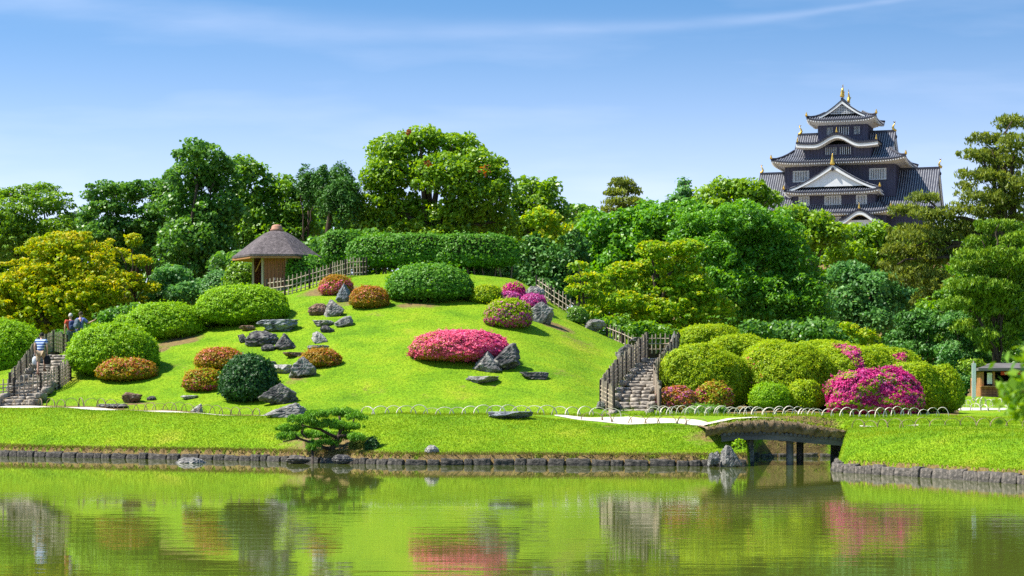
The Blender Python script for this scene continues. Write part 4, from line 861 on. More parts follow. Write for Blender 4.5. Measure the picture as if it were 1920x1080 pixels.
# ---------------------------------------------------------------- kiosk
kd_ = 92.0; kxl = (1840-960)*kd_/F; kz0 = float(terr(1880, kd_)); kw = 3.2
kiosk = thing('wooden_kiosk', 'small wooden sales kiosk with an open counter and a red valance under the trees', 'kiosk', (kxl+kw/2, kd_+1, kz0), 0)
zc = H-(726-YH)*kd_/F-kz0; zr = H-(697-YH)*kd_/F-kz0
for i in range(4): MB().box((0, -1.0, zc*(i+.5)/4), (kw, .05+.01*(i % 2), zc/4-.012)).build('plank', M['wood'], kiosk)
MB().box((0, -1.02, zc+.03), (kw+.1, .4, .06)).build('counter', M['orangewood'], kiosk)
MB().box((0, 1, zr/2), (kw, .06, zr)).build('back_wall', M['void'], kiosk); 
for s in (-1, 1): MB().box((s*kw/2, 0, zr/2), (.07, 2, zr)).build('side_wall', M['orangewood'], kiosk)
for x in (-kw/2+.05, -kw/2+.55, kw/2-.7, kw/2-.05): MB().box((x, -1.0, (zr+zc)/2), (.1, .1, zr-zc)).build('post', M['orangewood'], kiosk)
rf = MB(); rf.box((0, -.1, zr+.1), (kw+.5, 2.8, .12)); rf.box((0, .2, zr+.28), (kw+.2, 1.8, .25), 0, .5); rf.build('roof', M['timber'], kiosk)
M['red'] = solid('red_cloth', [(.38, .03, .02), (.50, .06, .03)], 4, .8, 0); M['white'] = solid('white_paper', [(.6, .6, .62), (.8, .8, .8)], 9, .7, 0)
v_ = MB().box((.1, -1.1, zr-.07), (1.7, .02, .16)).build('valance', M['red'], kiosk)
for i in range(6):
    q = MB(); x = -.55+i*.24
    for a, b_, c_, d_ in ((0, .03, .10, .018), (0, -.02, .02, .1), (.03, -.03, .07, .018), (-.035, -.01, .016, .07))[:3+(i % 2)]: q.box((x+a, -1.115, zr-.07+b_), (c_, .004, d_))
    q.build('lettering', M['white'], v_)
for x in (-kw/2+.36, kw/2-1.0): MB().box((x, -1.05, (zr+zc)/2+.05), (.22, .02, .5)).build('notice_board', M['white'], kiosk)
for i in range(7):
    o = MB().box((0, 0, .06), (.14, .16, .10+.03*(i % 3)), .2*i, .8).build('packet', M['white'], None); o.location = (kxl+.75+i*.2, kd_-.02, kz0+zc+.06)
    tag(o, 'small white packet laid out on the kiosk counter', 'packet', 'packets on the kiosk counter')
sg = thing('notice_post', 'tall pale notice board on a post beside the kiosk', 'sign', W(1826, 89)); MB().box((0, 0, .9), (.17, .05, 1.5)).build('board', M['frame'], sg); MB().tube([(0, .05, -.1), (0, .05, 1.75)], .035, 6).build('post', M['greywood'], sg)
# ---------------------------------------------------------------- clipped shrubs on the hill
up = lambda k: (lambda d, g: np.clip((d[:, 2]*.6-d[:, 1]*.3+k+.5*np.sin(d[:, 0]*9+d[:, 2]*7)*np.sin(d[:, 1]*8)), 0, 1))
bush(726, 886, 497, 565, 'glossy', 'large dome of glossy leaves in the middle of the crest below the hedge', .13, .5, rough=.02)
bush(369, 540, 536, 608, 'bright', 'bright green clipped dome just below the hut', .09)
bush(238, 384, 569, 634, 'bright', 'bright green clipped dome, middle one of the three stepping down from the hut', .09)
bush(130, 294, 609, 701, 'bright', 'bright green clipped dome beside the stairs and the two hikers', .09)
bush(214, 262, 592, 618, 'bright', 'small bright clipped mound between two larger domes', .09, d=90)
bush(-95, 88, 600, 712, 'bright', 'broad yellow-green clipped mound behind the striped man', .09, d=86)
bush(414, 521, 666, 752, 'round', 'dark green rounder bush with loose leaves and a bare foot', .11, .55, rough=.06, sq=2.1, cover=4)
bush(184, 293, 672, 713, 'orange', 'low orange and green azalea cushion below the big clipped dome', .07, name='azalea', cat='azalea', flowers=[('salmon', .25, up(.1)), ('azgreen', .25, up(.2))])
bush(367, 457, 653, 691, 'orange', 'low orange azalea cushion above the red one', .07, name='azalea', cat='azalea', flowers=[('salmon', .3, up(.2))])
bush(344, 421, 692, 732, 'orange', 'dark red and orange azalea cushion at the side of the dark round bush', .07, name='azalea', cat='azalea', flowers=[('magenta', .16, lambda d, g: np.clip(.5-d[:, 2], 0, 1)), ('azgreen', .3, up(.1))])
bush(565, 638, 655, 687, 'orange', 'small flat orange azalea cushion next to the flat faced rock', .07, name='azalea', cat='azalea', flowers=[('salmon', .2, lambda d, g: np.clip(d[:, 0], 0, 1))])
bush(600, 661, 517, 553, 'orange', 'pink and orange azalea cushion against the hut fence', .07, name='azalea', cat='azalea', flowers=[('pink', .9, lambda d, g: np.clip(.8-d[:, 2]*1.1, 0, 1))])
bush(657, 728, 537, 577, 'orange', 'orange-brown azalea cushion left of the large glossy dome'.replace('left of', 'next to'), .07, name='azalea', cat='azalea', flowers=[('salmon', .25, up(0))])
bush(771, 956, 620, 677, 'pink', 'large pink azalea dome alone on the middle of the lawn', .075, name='azalea', cat='azalea', depth=.75, flowers=[('orange', .6, lambda d, g: np.clip(-d[:, 0]*.9-d[:, 2]*.7+.25, 0, 1)), ('magenta', .4, lambda d, g: np.clip(d[:, 0], 0, 1))])
bush(909, 996, 561, 613, 'azgreen', 'purple-pink speckled azalea dome beside the pale flat faced boulder', .075, name='azalea', cat='azalea', flowers=[('violet', .5, lambda d, g: np.clip(.8-d[:, 2]*.9, 0, .8)), ('magenta', .25, lambda d, g: np.clip(.6-d[:, 2], 0, .8))])
bush(943, 984, 531, 558, 'magenta', 'small magenta azalea, uppermost of the three by the rounded boulder', .075, name='azalea', cat='azalea', flowers=[('azgreen', .4, lambda d, g: np.clip(d[:, 2]*1.5-.3, 0, 1))])
bush(933, 976, 548, 567, 'violet', 'small flat pink azalea below the uppermost magenta one', .075, name='azalea', cat='azalea', flowers=[('magenta', .3, up(.2))])
bush(974, 1023, 552, 580, 'violet', 'small pink azalea behind the pale flat faced boulder', .075, name='azalea', cat='azalea', flowers=[('magenta', .3, up(.2))])
bush(884, 941, 535, 568, 'azgreen', 'small yellow-green mound in the shade of the glossy dome', .08)
bush(1063, 1101, 576, 606, 'mid', 'small grey-green mound at the far shoulder of the lawn', .08)
# azalea bank beside the stairs
az = dict(name='azalea', cat='azalea', group='azaleas of the bank by the bridge', rough=.045, leaf=.07, lump=.06, cover=4.2)
bush(1272, 1388, 609, 652, 'azgreen', 'yellow-green azalea mound topping the bank at the stair landing', d=85, **az)
bush(1326, 1442, 629, 672, 'azgreen', 'yellow-green azalea mound second from the top of the bank', d=83, **az)
bush(1236, 1382, 650, 766, 'azgreen', 'large two-stepped yellow-green azalea beside the stair fence', d=76.5, dshift=.5, sq=2.8, **az)
bush(1300, 1402, 662, 764, 'azgreen', 'upright yellow-green azalea with a dark shaded side', d=77.5, sq=2.8, **az)
bush(1382, 1565, 646, 766, 'azgreen', 'broad yellow-green azalea filling the middle of the bank', d=78, sq=2.6, flowers=[('salmon', .3, lambda d, g: np.clip(-d[:, 0]-.45, 0, 1))], **az)
bush(1490, 1690, 648, 766, 'azgreen', 'broad yellow-green azalea behind the magenta one, a pink streak running down it', d=79, sq=2.6, flowers=[('magenta', 2.0, lambda d, g: 3*((np.abs(d[:, 0]-.33+.5*d[:, 2]) < .13+.05*np.sin(d[:, 2]*9)) & (d[:, 1] < .35))), ('violet', .8, lambda d, g: 2*((np.abs(d[:, 0]-.33+.5*d[:, 2]) < .09) & (d[:, 1] < .35)))], **az)
bush(1655, 1762, 680, 772, 'azgreen', 'green azalea with shaded front at the end of the magenta one', d=76.5, sq=2.6, **az)
bush(1712, 1804, 688, 770, 'azgreen', 'outermost green azalea of the bank towards the kiosk', d=77, sq=2.6, **az)
bush(1390, 1500, 640, 720, 'azgreen', 'yellow-green azalea mound between the stepped one and the broad middle one', d=80.5, **az)
bush(1455, 1640, 643, 730, 'azgreen', 'long flat yellow-green azalea along the top of the bank', d=81.5, sq=2.8, **az)
bush(1590, 1730, 654, 750, 'azgreen', 'sloping green azalea directly above the magenta one', d=79.5, sq=2.6, flowers=[('magenta', 1.6, lambda d, g: 2*((np.abs(d[:, 0]-.25) < .2+.1*np.sin(d[:, 2]*8)) & (d[:, 1] < .2) & (d[:, 2] < .75)))], **az)
bush(1407, 1481, 719, 765, 'bright', 'small round bright green bush low in the bank', d=74.2, **az)
bush(1478, 1540, 713, 765, 'azgreen', 'small olive mound beside the small round bright bush', d=74.6, **az)
bush(1551, 1724, 694, 780, 'magenta', 'big magenta flowering azalea spilling to the hoop fence', d=73.6, sq=2.6, depth=.6, flowers=[('azgreen', 1.5, lambda d, g: np.clip(.3+.9*np.sin(d[:, 0]*8)*np.sin(d[:, 2]*9+1), 0, 1)), ('violet', .25, up(.0))], **{**az, 'lump': .1, 'rough': .07})
bush(1226, 1306, 726, 777, 'orange', 'mixed orange, pink and white azalea at the stair foot', d=73.2, flowers=[('violet', .3, up(.2)), ('salmon', .4, up(.1)), ('bright', .6, lambda d, g: np.clip(.2-d[:, 2], 0, .6))], **az)
bush(1304, 1372, 718, 765, 'orange', 'small orange azalea with magenta blooms at its rim', d=73.8, flowers=[('magenta', .7, lambda d, g: np.clip(np.abs(d[:, 0])*1.3-.55, 0, 1)), ('azgreen', .5, up(.3))], **az)
bush(1285, 1360, 760, 782, 'mid', 'low dark green ground mound under the mixed azaleas', d=72, **{**az, 'name': 'clipped_shrub', 'cat': 'shrub'})
# hedges on the crest
hg = dict(name='hedge', cat='hedge', group='hedges on the crest', sq=3.6, leaf=.13, rough=.05, lump=.06)
def stems(px0, px1, pyb, d, n):
    g = random.Random(int(px0))
    r = bush(px0, px1, 441, 497, 'glossy', 'long clipped hedge on bare stems across the crest' if px0 < 800 else 'shaded end block of the crest hedge under the great tree', d=d, dshift=.2, depth=.35, **hg)
    z0 = Vector(r.location)
    for i in range(n):
        u = px0+12+(px1-px0-24)*(i+g.uniform(-.3, .3))/max(n-1, 1); p = W(u, d+.5); q = at(u+g.uniform(-9, 9), 488, d+.6)
        MB().tube([p-Vector((0, 0, .1))-z0, p.lerp(q, .5)+Vector((g.uniform(-.06, .06), 0, 0))-z0, q-z0], [.045, .04, .03], 6).build('stem', M['palebark'], r, True)
stems(658, 872, 515, 97.5, 18); stems(815, 969, 520, 97.1, 9)
bush(604, 683, 434, 500, 'glossy', 'tall dark hedge block behind the end of the hut fence', d=99.5, depth=.6, **hg)
bush(537, 610, 482, 535, 'glossy', 'leafy bush against the hut wall behind the bamboo fence', d=95.8, depth=.6, **{**hg, 'sq': 3})
bush(835, 965, 486, 524, 'dark', 'dark low shrub in the shade under the end of the crest hedge', d=98.5, depth=.4, **{**hg, 'sq': 3})
bush(424, 480, 494, 545, 'lime', 'light green shrub beside the open side of the hut', d=99, **{**hg, 'sq': 2.4})
bush(380, 450, 510, 560, 'blue', 'pale green shrub below the dark trees next to the hut', d=101, **{**hg, 'sq': 2.4})
# ---------------------------------------------------------------- trees
T = tree
T('feathery_tree', 'pale airy tree with feathery layers at the picture edge, sky through its top', 128, 60, 'airy', [(30, 400, 55, 35), (92, 380, 45, 25), (70, 355, 40, 14), (20, 365, 45, 14), (115, 430, 45, 30), (0, 450, 60, 50), (60, 450, 60, 40), (135, 410, 30, 16), (-50, 400, 50, 50)], .2, .5, .5, .6, limbs=8, flat=.5)
T('yellow_tree', 'broad yellow and orange tinged dome of foliage beside the stairs', 103, 110, 'yellow', [(130, 500, 85, 60), (60, 545, 70, 50), (180, 550, 62, 50), (20, 590, 60, 40), (120, 465, 62, 32), (110, 570, 90, 50), (200, 600, 45, 30), (90, 610, 90, 35), (-30, 590, 50, 50), (30, 540, 40, 30)], .17, .55, .5, 1.0, flat=.55, limbs=4, under=.2)
T('yellow_tree', 'slender yellowish tree with separate tufts beside the broad yellow dome', 104, 245, 'yellow', [(250, 452, 17, 18), (262, 490, 22, 14), (240, 520, 28, 14), (270, 540, 30, 16), (225, 475, 18, 12), (250, 575, 35, 22)], .17, .55, .42, 1.0, flat=.5, trunk=.12, under=.2)
T('spreading_tree', 'dark spreading tree with visible branches and gaps of sky', 120, 275, 'dark', [(205, 355, 42, 17), (270, 355, 50, 22), (195, 390, 35, 20), (310, 380, 35, 35), (190, 440, 35, 30), (255, 470, 55, 45), (300, 440, 40, 50), (215, 500, 50, 40), (230, 395, 30, 14), (165, 420, 20, 40), (235, 372, 38, 18), (290, 400, 36, 22), (180, 368, 24, 12), (255, 425, 36, 18), (320, 350, 24, 22), (215, 420, 34, 20)], .22, .6, .6, .85, limbs=9, flat=.5, under=.3)
T('evergreen_tree', 'tall dark evergreen rising highest on the side of the hut', 113, 370, 'dark', [(372, 290, 42, 24), (365, 330, 52, 34), (405, 340, 45, 34), (350, 390, 50, 45), (410, 400, 52, 45), (370, 450, 62, 45), (330, 470, 40, 50), (400, 480, 55, 50), (345, 540, 60, 40), (420, 310, 28, 16)], .24, .6, .75, 1.0, limbs=5)
T('leafy_tree', 'mid green leafy tree directly behind the hut roof', 121, 500, 'mid', [(465, 330, 36, 28), (520, 360, 42, 32), (450, 380, 35, 35), (490, 400, 50, 40), (550, 395, 40, 35), (450, 440, 45, 35), (520, 445, 55, 35), (570, 430, 30, 30), (455, 310, 20, 12), (560, 470, 40, 30), (480, 480, 40, 30)], .25, .62, .7, .95, limbs=6)
T('cypress_tree', 'dense dark green cypress with two bare trunks between hut and great tree', 117, 618, 'cypress', [(606, 355, 18, 36), (640, 345, 24, 34), (658, 385, 17, 40), (628, 380, 26, 34), (645, 365, 22, 30), (610, 385, 18, 24)], .22, .28, .55, 1.3, flat=1.3, fork=1.0, trunk=.2, limbs=2)
T('cypress_tree', 'darker small cypress peeping out behind the dense one', 119.5, 578, 'cypress', [(578, 345, 22, 24), (566, 365, 18, 18), (590, 370, 18, 20)], .22, .28, .55, 1.2, flat=1.3, trunk=.16, limbs=2)
def tips(root, base, g):
    for (x, y, r) in ((765, 246, 8), (802, 306, 9), (908, 318, 14)):
        c = np.array(at(x, y, 113.5)); n = 14; P = c+g.normal(size=(n, 3))*r*.45*113/F-np.array(base); stuff(leaf_obj('red_leaves', leaf_quads(P, unit(g.normal(size=(n, 3))), .26, .6, g), g.uniform(size=n), M['redleaf'], root))
T('camphor_tree', 'great domed light green tree standing above the crest hedge', 117, 790, 'camphor', [(735, 285, 48, 30), (790, 265, 50, 26), (850, 275, 50, 28), (895, 315, 48, 38), (715, 335, 45, 42), (770, 325, 55, 42), (835, 330, 60, 45), (890, 370, 58, 45), (935, 360, 36, 50), (710, 390, 45, 40), (760, 390, 45, 35), (930, 420, 40, 40), (850, 410, 55, 35), (695, 430, 32, 30), (755, 435, 60, 22), (840, 445, 60, 22)], .23, .6, .8, 1.0, fork=.8, trunk=.5, limbs=10, extra=tips)
T('leafy_tree', 'light green tree leaning out past the shaded side of the great tree', 120, 1000, 'airy', [(995, 355, 32, 26), (1020, 390, 38, 35), (975, 385, 30, 40), (1050, 410, 25, 28), (1000, 430, 40, 35), (1030, 350, 20, 12)], .27, .6, .75, .95)
T('yellow_tree', 'yellow tinged treetop on the shaded slope past the great tree', 113, 1020, 'maple', [(1015, 410, 32, 22), (1040, 440, 30, 22), (1020, 460, 35, 25)], .24, .6, .7, 1.0, trunk=.2)
T('dark_tree', 'tree with shade-dark leaf colour filling the hollow behind the far fence', 108, 1025, 'cypress', [(1000, 480, 42, 40), (1045, 510, 42, 45), (990, 530, 35, 35), (1075, 470, 32, 36), (1030, 550, 60, 30), (1080, 540, 35, 35)], .24, .55, .7, 1.1)  # dark cypress leaf put on this tree to colour in the hollow's shade
T('leafy_tree', 'small green treetop at the foot of the sky gap beside the pine', 138, 1090, 'mid', [(1080, 400, 24, 18), (1098, 420, 26, 24), (1070, 430, 26, 28), (1105, 405, 14, 12)], .3, .6, .8, 1.0)
T('pine_tree', 'distant layered brownish pine against the sky, flat topped', 172, 1165, 'brown', [(1165, 343, 24, 12), (1178, 358, 26, 12), (1150, 362, 20, 10), (1165, 380, 36, 12), (1190, 378, 18, 10), (1145, 395, 28, 9), (1180, 398, 28, 12), (1205, 385, 10, 6)], .38, .3, .6, .7, flat=.5, fork=.9, needle=True, under=.2)
T('conifer_tree', 'small distant conical tree top against the sky', 182, 1282, 'blue', [(1284, 347, 9, 12), (1282, 362, 15, 12), (1280, 378, 22, 14), (1262, 380, 14, 10), (1296, 380, 14, 10)], .45, .5, .8, 1.0)
T('leafy_tree', 'rounded mid green tree in the dip below the distant pine', 134, 1150, 'cherry', [(1130, 430, 45, 35), (1185, 425, 45, 32), (1245, 415, 45, 35), (1120, 480, 45, 42), (1180, 475, 55, 45), (1235, 460, 45, 40), (1215, 395, 28, 16), (1290, 400, 35, 25), (1150, 520, 60, 40)], .3, .6, .85, 1.0)
T('lime_tree', 'bright lime green rounded treetop next to the castle roof', 152, 1380, 'lime', [(1330, 375, 32, 24), (1365, 355, 34, 18), (1405, 355, 36, 18), (1440, 375, 26, 20), (1390, 385, 45, 25), (1340, 400, 50, 25)], .32, .6, .9, 1.0)
T('cherry_tree', 'largest fresh green tree in the middle between hill and castle', 117, 1410, 'cherry', [(1320, 425, 55, 38), (1385, 415, 60, 36), (1450, 440, 55, 42), (1335, 480, 60, 45), (1410, 480, 65, 50), (1480, 500, 50, 50), (1370, 540, 65, 50), (1450, 560, 65, 50), (1510, 560, 42, 50), (1400, 600, 70, 40), (1490, 620, 55, 35), (1290, 450, 40, 34), (1535, 600, 30, 40)], .22, .45, .7, 1.0, fork=.7, trunk=.4, limbs=9)
T('maple_tree', 'yellow and orange tipped maple in front of the large fresh green tree', 103, 1215, 'maple', [(1225, 470, 32, 24), (1285, 465, 34, 20), (1255, 500, 50, 26), (1175, 510, 40, 22), (1210, 545, 55, 30), (1290, 540, 55, 35), (1120, 540, 32, 28), (1160, 570, 50, 28), (1250, 585, 70, 32), (1330, 575, 45, 30), (1190, 605, 55, 22), (1300, 620, 60, 28)], .18, .6, .45, 1.0, flat=.45, limbs=8, under=.2)
T('maple_tree', 'sparse yellow-green maple at the edge of the dark hollow', 99, 1095, 'maple', [(1085, 500, 16, 10), (1105, 520, 24, 12), (1080, 545, 22, 14), (1110, 560, 26, 18), (1075, 525, 14, 8), (1095, 590, 30, 22)], .18, .6, .4, .9, flat=.45, trunk=.12, under=.2)
T('lime_tree', 'lime green tree below the castle wing', 143, 1510, 'lime', [(1490, 405, 34, 20), (1530, 420, 34, 24), (1565, 440, 28, 22), (1510, 450, 45, 28)], .32, .6, .85, 1.0)
T('lime_tree', 'lime green tree under the small curved castle gable', 146, 1630, 'lime', [(1600, 445, 34, 26), (1645, 440, 30, 26), (1585, 480, 45, 32), (1650, 485, 50, 34), (1690, 455, 40, 25)], .3, .6, .8, 1.0)
T('bluish_tree', 'blue-green tree between the fresh green tree and the bronze conifer', 129, 1620, 'blue', [(1590, 520, 42, 32), (1640, 540, 48, 40), (1585, 575, 40, 40), (1640, 600, 50, 36), (1570, 620, 35, 30), (1690, 560, 45, 36)], .26, .6, .8, 1.0)
T('bronze_conifer', 'tall bronze-green conifer with bare limbs in front of the castle wing', 107, 1885, 'brown', [(1895, 230, 32, 16), (1855, 262, 40, 16), (1905, 270, 34, 22), (1830, 292, 34, 14), (1880, 305, 45, 22), (1840, 330, 45, 18), (1905, 350, 45, 30), (1730, 372, 32, 12), (1845, 372, 50, 22), (1700, 395, 36, 12), (1750, 405, 45, 18), (1720, 435, 55, 20), (1800, 430, 50, 24), (1880, 410, 50, 30), (1690, 470, 40, 18), (1750, 480, 50, 26), (1720, 520, 50, 28), (1810, 480, 40, 26), (1770, 540, 45, 30), (1760, 445, 44, 16), (1815, 350, 24, 9), (1870, 330, 40, 14), (1800, 395, 36, 12), (1840, 440, 44, 18), (1885, 380, 40, 18), (1700, 445, 36, 12), (1830, 395, 30, 12), (1860, 285, 34, 12), (1680, 500, 34, 14), (1750, 560, 40, 18)], .26, .28, .5, .62, flat=.55, needle=True, fork=1.0, trunk=.42, limbs=16, under=.3, tx=1882)
T('leafy_tree', 'full dark green tree filling the gap between the bronze conifer and the layered pine', 101, 1800, 'mid', [(1770, 590, 50, 40), (1810, 560, 50, 44), (1860, 600, 60, 50), (1900, 540, 50, 60), (1840, 500, 50, 40), (1890, 640, 60, 40), (1750, 640, 50, 36)], .22, .6, .7, 1.0)
T('layered_pine', 'bright green cloud pruned pine in front of the bronze conifer', 96, 1880, 'pine', [(1870, 425, 42, 16), (1905, 450, 30, 18), (1840, 455, 34, 14), (1875, 480, 45, 16), (1825, 500, 40, 16), (1890, 515, 45, 18), (1835, 535, 40, 16), (1900, 560, 45, 20), (1850, 580, 42, 18), (1905, 610, 36, 22), (1820, 615, 34, 18), (1795, 570, 25, 14), (1870, 645, 40, 20), (1800, 540, 26, 14), (1865, 540, 40, 16), (1915, 490, 30, 20), (1850, 505, 34, 14), (1885, 590, 36, 16), (1835, 560, 34, 14), (1810, 480, 24, 10), (1875, 615, 34, 16), (1925, 530, 26, 20), (1845, 630, 30, 14)], .2, .3, .48, 1.1, flat=.6, needle=True, limbs=12, under=.4, trunk=.17)
sh = dict(group='shrubs under the trees', cat='shrub', trunk=.1, fork=.3, limbs=3)
T('garden_shrub', 'dark fine leaved shrub above the magenta azalea', 98, 1735, 'cypress', [(1720, 600, 40, 20), (1745, 615, 40, 20), (1700, 635, 40, 18), (1725, 660, 50, 22), (1680, 665, 35, 18)], .2, .4, .55, 1.0, **sh)
T('garden_shrub', 'light flecked ivy covered shrub near the kiosk', 97, 1795, 'blue', [(1790, 605, 30, 22), (1800, 640, 30, 30), (1780, 670, 24, 30), (1812, 690, 28, 30), (1800, 720, 26, 26)], .15, .7, .5, 1.0, **sh)
T('garden_shrub', 'small umbrella shaped topiary over the kiosk side', 94, 1828, 'pine', [(1825, 688, 24, 11)], .15, .5, .4, 1.2, **sh)
T('garden_shrub', 'dark undergrowth shrub behind the middle of the azalea bank', 101, 1500, 'dark', [(1470, 630, 45, 24), (1530, 625, 42, 26), (1420, 625, 40, 22), (1570, 650, 35, 20)], .22, .6, .6, 1.0, **sh)
T('garden_shrub', 'yellowish shrub by the blue-green tree foot', 102, 1600, 'maple', [(1590, 620, 22, 12), (1620, 635, 26, 14)], .18, .6, .5, 1.0, **sh)
T('garden_shrub', 'dark shrub under the maple behind the stair fence', 96, 1180, 'mid', [(1150, 610, 34, 18), (1200, 620, 40, 16), (1240, 630, 32, 14)], .2, .6, .5, 1.0, **sh)
T('garden_shrub', 'glossy light shrub below the tall evergreen', 105, 330, 'blue', [(320, 520, 34, 24), (350, 550, 45, 24), (295, 555, 34, 24), (270, 580, 34, 20), (380, 545, 34, 20)], .2, .65, .6, 1.0, **sh)
T('garden_shrub', 'dark undergrowth behind the two hikers', 99, 200, 'dark', [(170, 625, 40, 20), (215, 600, 36, 22), (120, 640, 30, 20), (250, 590, 30, 20)], .2, .6, .6, 1.0, **sh)
T('garden_shrub', 'dark green undergrowth between hut and great tree', 108, 590, 'dark', [(560, 480, 45, 26), (620, 470, 45, 30), (690, 455, 40, 24), (500, 500, 40, 26), (440, 500, 45, 30)], .26, .6, .7, 1.0, **sh)
T('garden_shrub', 'deep shaded undergrowth beside the kiosk', 99.5, 1900, 'dark', [(1850, 680, 40, 24), (1900, 665, 45, 24), (1880, 700, 60, 30), (1940, 690, 40, 35)], .22, .6, .6, 1.0, **sh)
# the wood behind everything reads as one mass
g = np.random.default_rng(77); lob = []
for u in range(-160, 2100, 52):
    t = float(np.interp(u, [-160, 150, 400, 700, 1000, 1120, 1250, 1500, 1700, 2100], [440, 440, 420, 400, 430, 450, 430, 440, 470, 400]))
    for py in range(int(t)+20, 700, 62): lob.append((u+g.uniform(-12, 12), py+g.uniform(-12, 12), 44, 40, g.uniform(-4, 4)))
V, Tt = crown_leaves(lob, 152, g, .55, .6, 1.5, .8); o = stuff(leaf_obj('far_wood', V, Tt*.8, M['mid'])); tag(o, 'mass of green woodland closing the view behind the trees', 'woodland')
# ---------------------------------------------------------------- trained pine on the bank
pd0 = 62.6; pb = W(628, pd0)
np_ = thing('garden_pine', 'low trained garden pine leaning over the stone edging at the water', 'tree', pb)
pads = [(595, 776, 24, 9), (640, 773, 30, 9), (668, 782, 18, 8), (565, 787, 26, 10), (610, 795, 34, 10), (545, 803, 24, 9), (650, 800, 26, 9), (535, 818, 18, 8), (590, 815, 34, 9), (640, 817, 28, 9), (668, 820, 16, 9), (605, 830, 30, 7), (586, 838, 12, 6)]
g = np.random.default_rng(12); V, Tt = crown_leaves([(a, b_, c, d, g.uniform(-.7, .5)) for a, b_, c, d in pads], pd0, g, .085, .22, .16, 1.5, .6, True)
stuff(leaf_obj('crown', V-np.array(pb), Tt, M['niwaki'], np_))
def lb(pts, r0, r1): P, r = limb([at(a, b_, pd0+e)-pb for a, b_, e in pts], r0, r1, g, .04); MB().tube(P, r, 7).build('branch', M['bark'], np_, True)
P, r = limb([at(628, 864, pd0)-pb, at(622, 842, pd0)-pb, at(634, 822, pd0)-pb, at(640, 800, pd0)-pb, at(636, 780, pd0)-pb], .10, .03, g, .04); MB().tube(P, r, 8).build('trunk', M['bark'], np_, True)
for q in ([(624, 845, 0), (590, 832, -.2), (560, 822, -.3), (530, 828, -.3)], [(560, 823, -.3), (545, 810, -.3), (538, 800, -.3)], [(634, 822, 0), (600, 805, -.2), (568, 798, -.2), (555, 786, -.2)], [(638, 806, 0), (660, 800, .1), (664, 785, .1)], [(634, 818, 0), (655, 815, -.2), (668, 822, -.2)], [(568, 800, -.2), (566, 812, -.3), (575, 822, -.3)]): lb(q, .055, .02)
for a, b_, c in ((586, 838, 877), ): MB().tube([at(a, c, pd0-1.0)-pb, at(a, b_, pd0-.3)-pb], [.045, .04], 7).build('prop', M['post'], np_)
rock(536, 582, 853, 869, 'kerb', 'round', 'rounded boulder in the edging beside the prop of the garden pine', 85, d=61.6, group='boulders under the garden pine')
rock(622, 662, 852, 869, 'rockdark', 'round', 'dark boulder at the foot of the garden pine', 86, d=61.3, group='boulders under the garden pine')
bush(684, 712, 822, 860, 'round', 'small dark shrub on the bank beside the garden pine', .06, d=62, group='small shrubs on the bank')
bush(655, 690, 815, 858, 'brown', 'dead brown twiggy shrub between pine and small dark shrub', .06, .25, d=62.4, group='small shrubs on the bank', cover=2.5)
bush(1372, 1398, 826, 866, 'bright', 'small leafy plant in the shade of the bridge end', .10, d=60.1, group='small shrubs on the bank', cover=2)
# blurred twig of a near tree at the picture edge
tw = thing('overhanging_branch', 'blurred leafy bough reaching in close to the camera at the picture edge', 'branch', (2.9, 6.5, .3)); g = np.random.default_rng(31); tb = np.array(tw.location)
P, r = limb([(0, 0, -.4), (.05, 0, .8), (.0, 0, 1.7), (-.5, 0, 2.0), (-1.1, -.05, 1.92)], .06, .012, g, .03); MB().tube(P, r, 7).build('bough', M['bark'], tw, True)
P, r = limb([(-.0, 0, 1.3), (-.6, 0, 1.75), (-1.15, 0, 1.68)], .025, .008, g, .02); MB().tube(P, r, 6).build('bough', M['bark'], tw, True)
cs = np.array([(1.61, 6.5, 2.02), (1.60, 6.5, 1.985), (1.63, 6.5, 2.1), (1.63, 6.5, 1.97), (1.66, 6.5, 2.05), (1.72, 6.45, 1.94), (1.67, 6.5, 2.0), (1.75, 6.5, 2.12), (1.80, 6.6, 2.0), (1.72, 6.6, 2.08), (1.66, 6.5, 1.985), (1.95, 6.5, 2.2), (2.1, 6.5, 2.1), (2.3, 6.5, 2.3)]); P = np.repeat(cs, 45, 0)+g.normal(size=(45*len(cs), 3))*np.array([.03, .06, .035])-tb
stuff(leaf_obj('leaves', leaf_quads(P, unit(g.normal(size=(45*len(cs), 3))+np.array([0, 0, .6])), .045, .5, g), g.uniform(size=45*len(cs)), M['lime'], tw))
# ---------------------------------------------------------------- grass
g = np.random.default_rng(3)
def scatter(n, u0, u1, f, h, w, mat, keep=.42, mask=None):
    u = g.uniform(u0, u1, n); d = f(u, g.uniform(size=n)); x = (u-960)*d/F; z = terr(u, d); s = soil_at(x, d); k = (g.uniform(size=n)*keep > s-.25) & (z > .22)
    for b0_, b1_, dd0, dd1 in ((1045, 1338, 64.4, 69.9),): k &= ~((u > b0_) & (u < b1_) & (np.abs(d-np.interp(u, [1040, 1090, 1180, 1260, 1336], [67.9, 67.3, 67.2, 66, 63.5])) < np.interp(u, [1040, 1100, 1180, 1260, 1336], [.45, 1.7, 2.6, 2.0, .9])))
    pl = np.interp(u, UG, kd[:, 1])+1.15; k &= ~((u < 530) & (np.abs(d-pl) < .6))
    k &= ~((u > 1612) & (np.abs(d-np.interp(u, [1612, 1700, 1800, 1990], [61.6, 60.6, 60.2, 59.8])) < .6))
    P = np.stack([x, d, z-.01], 1)[k]
    return P, h, w, mat
def gobj(label, *a, lean=.4, **k):
    P, h, w, mat = scatter(*a, **k); o = blades('grass', P, h, w, mat, g, lean); tag(o, label, 'grass'); return o
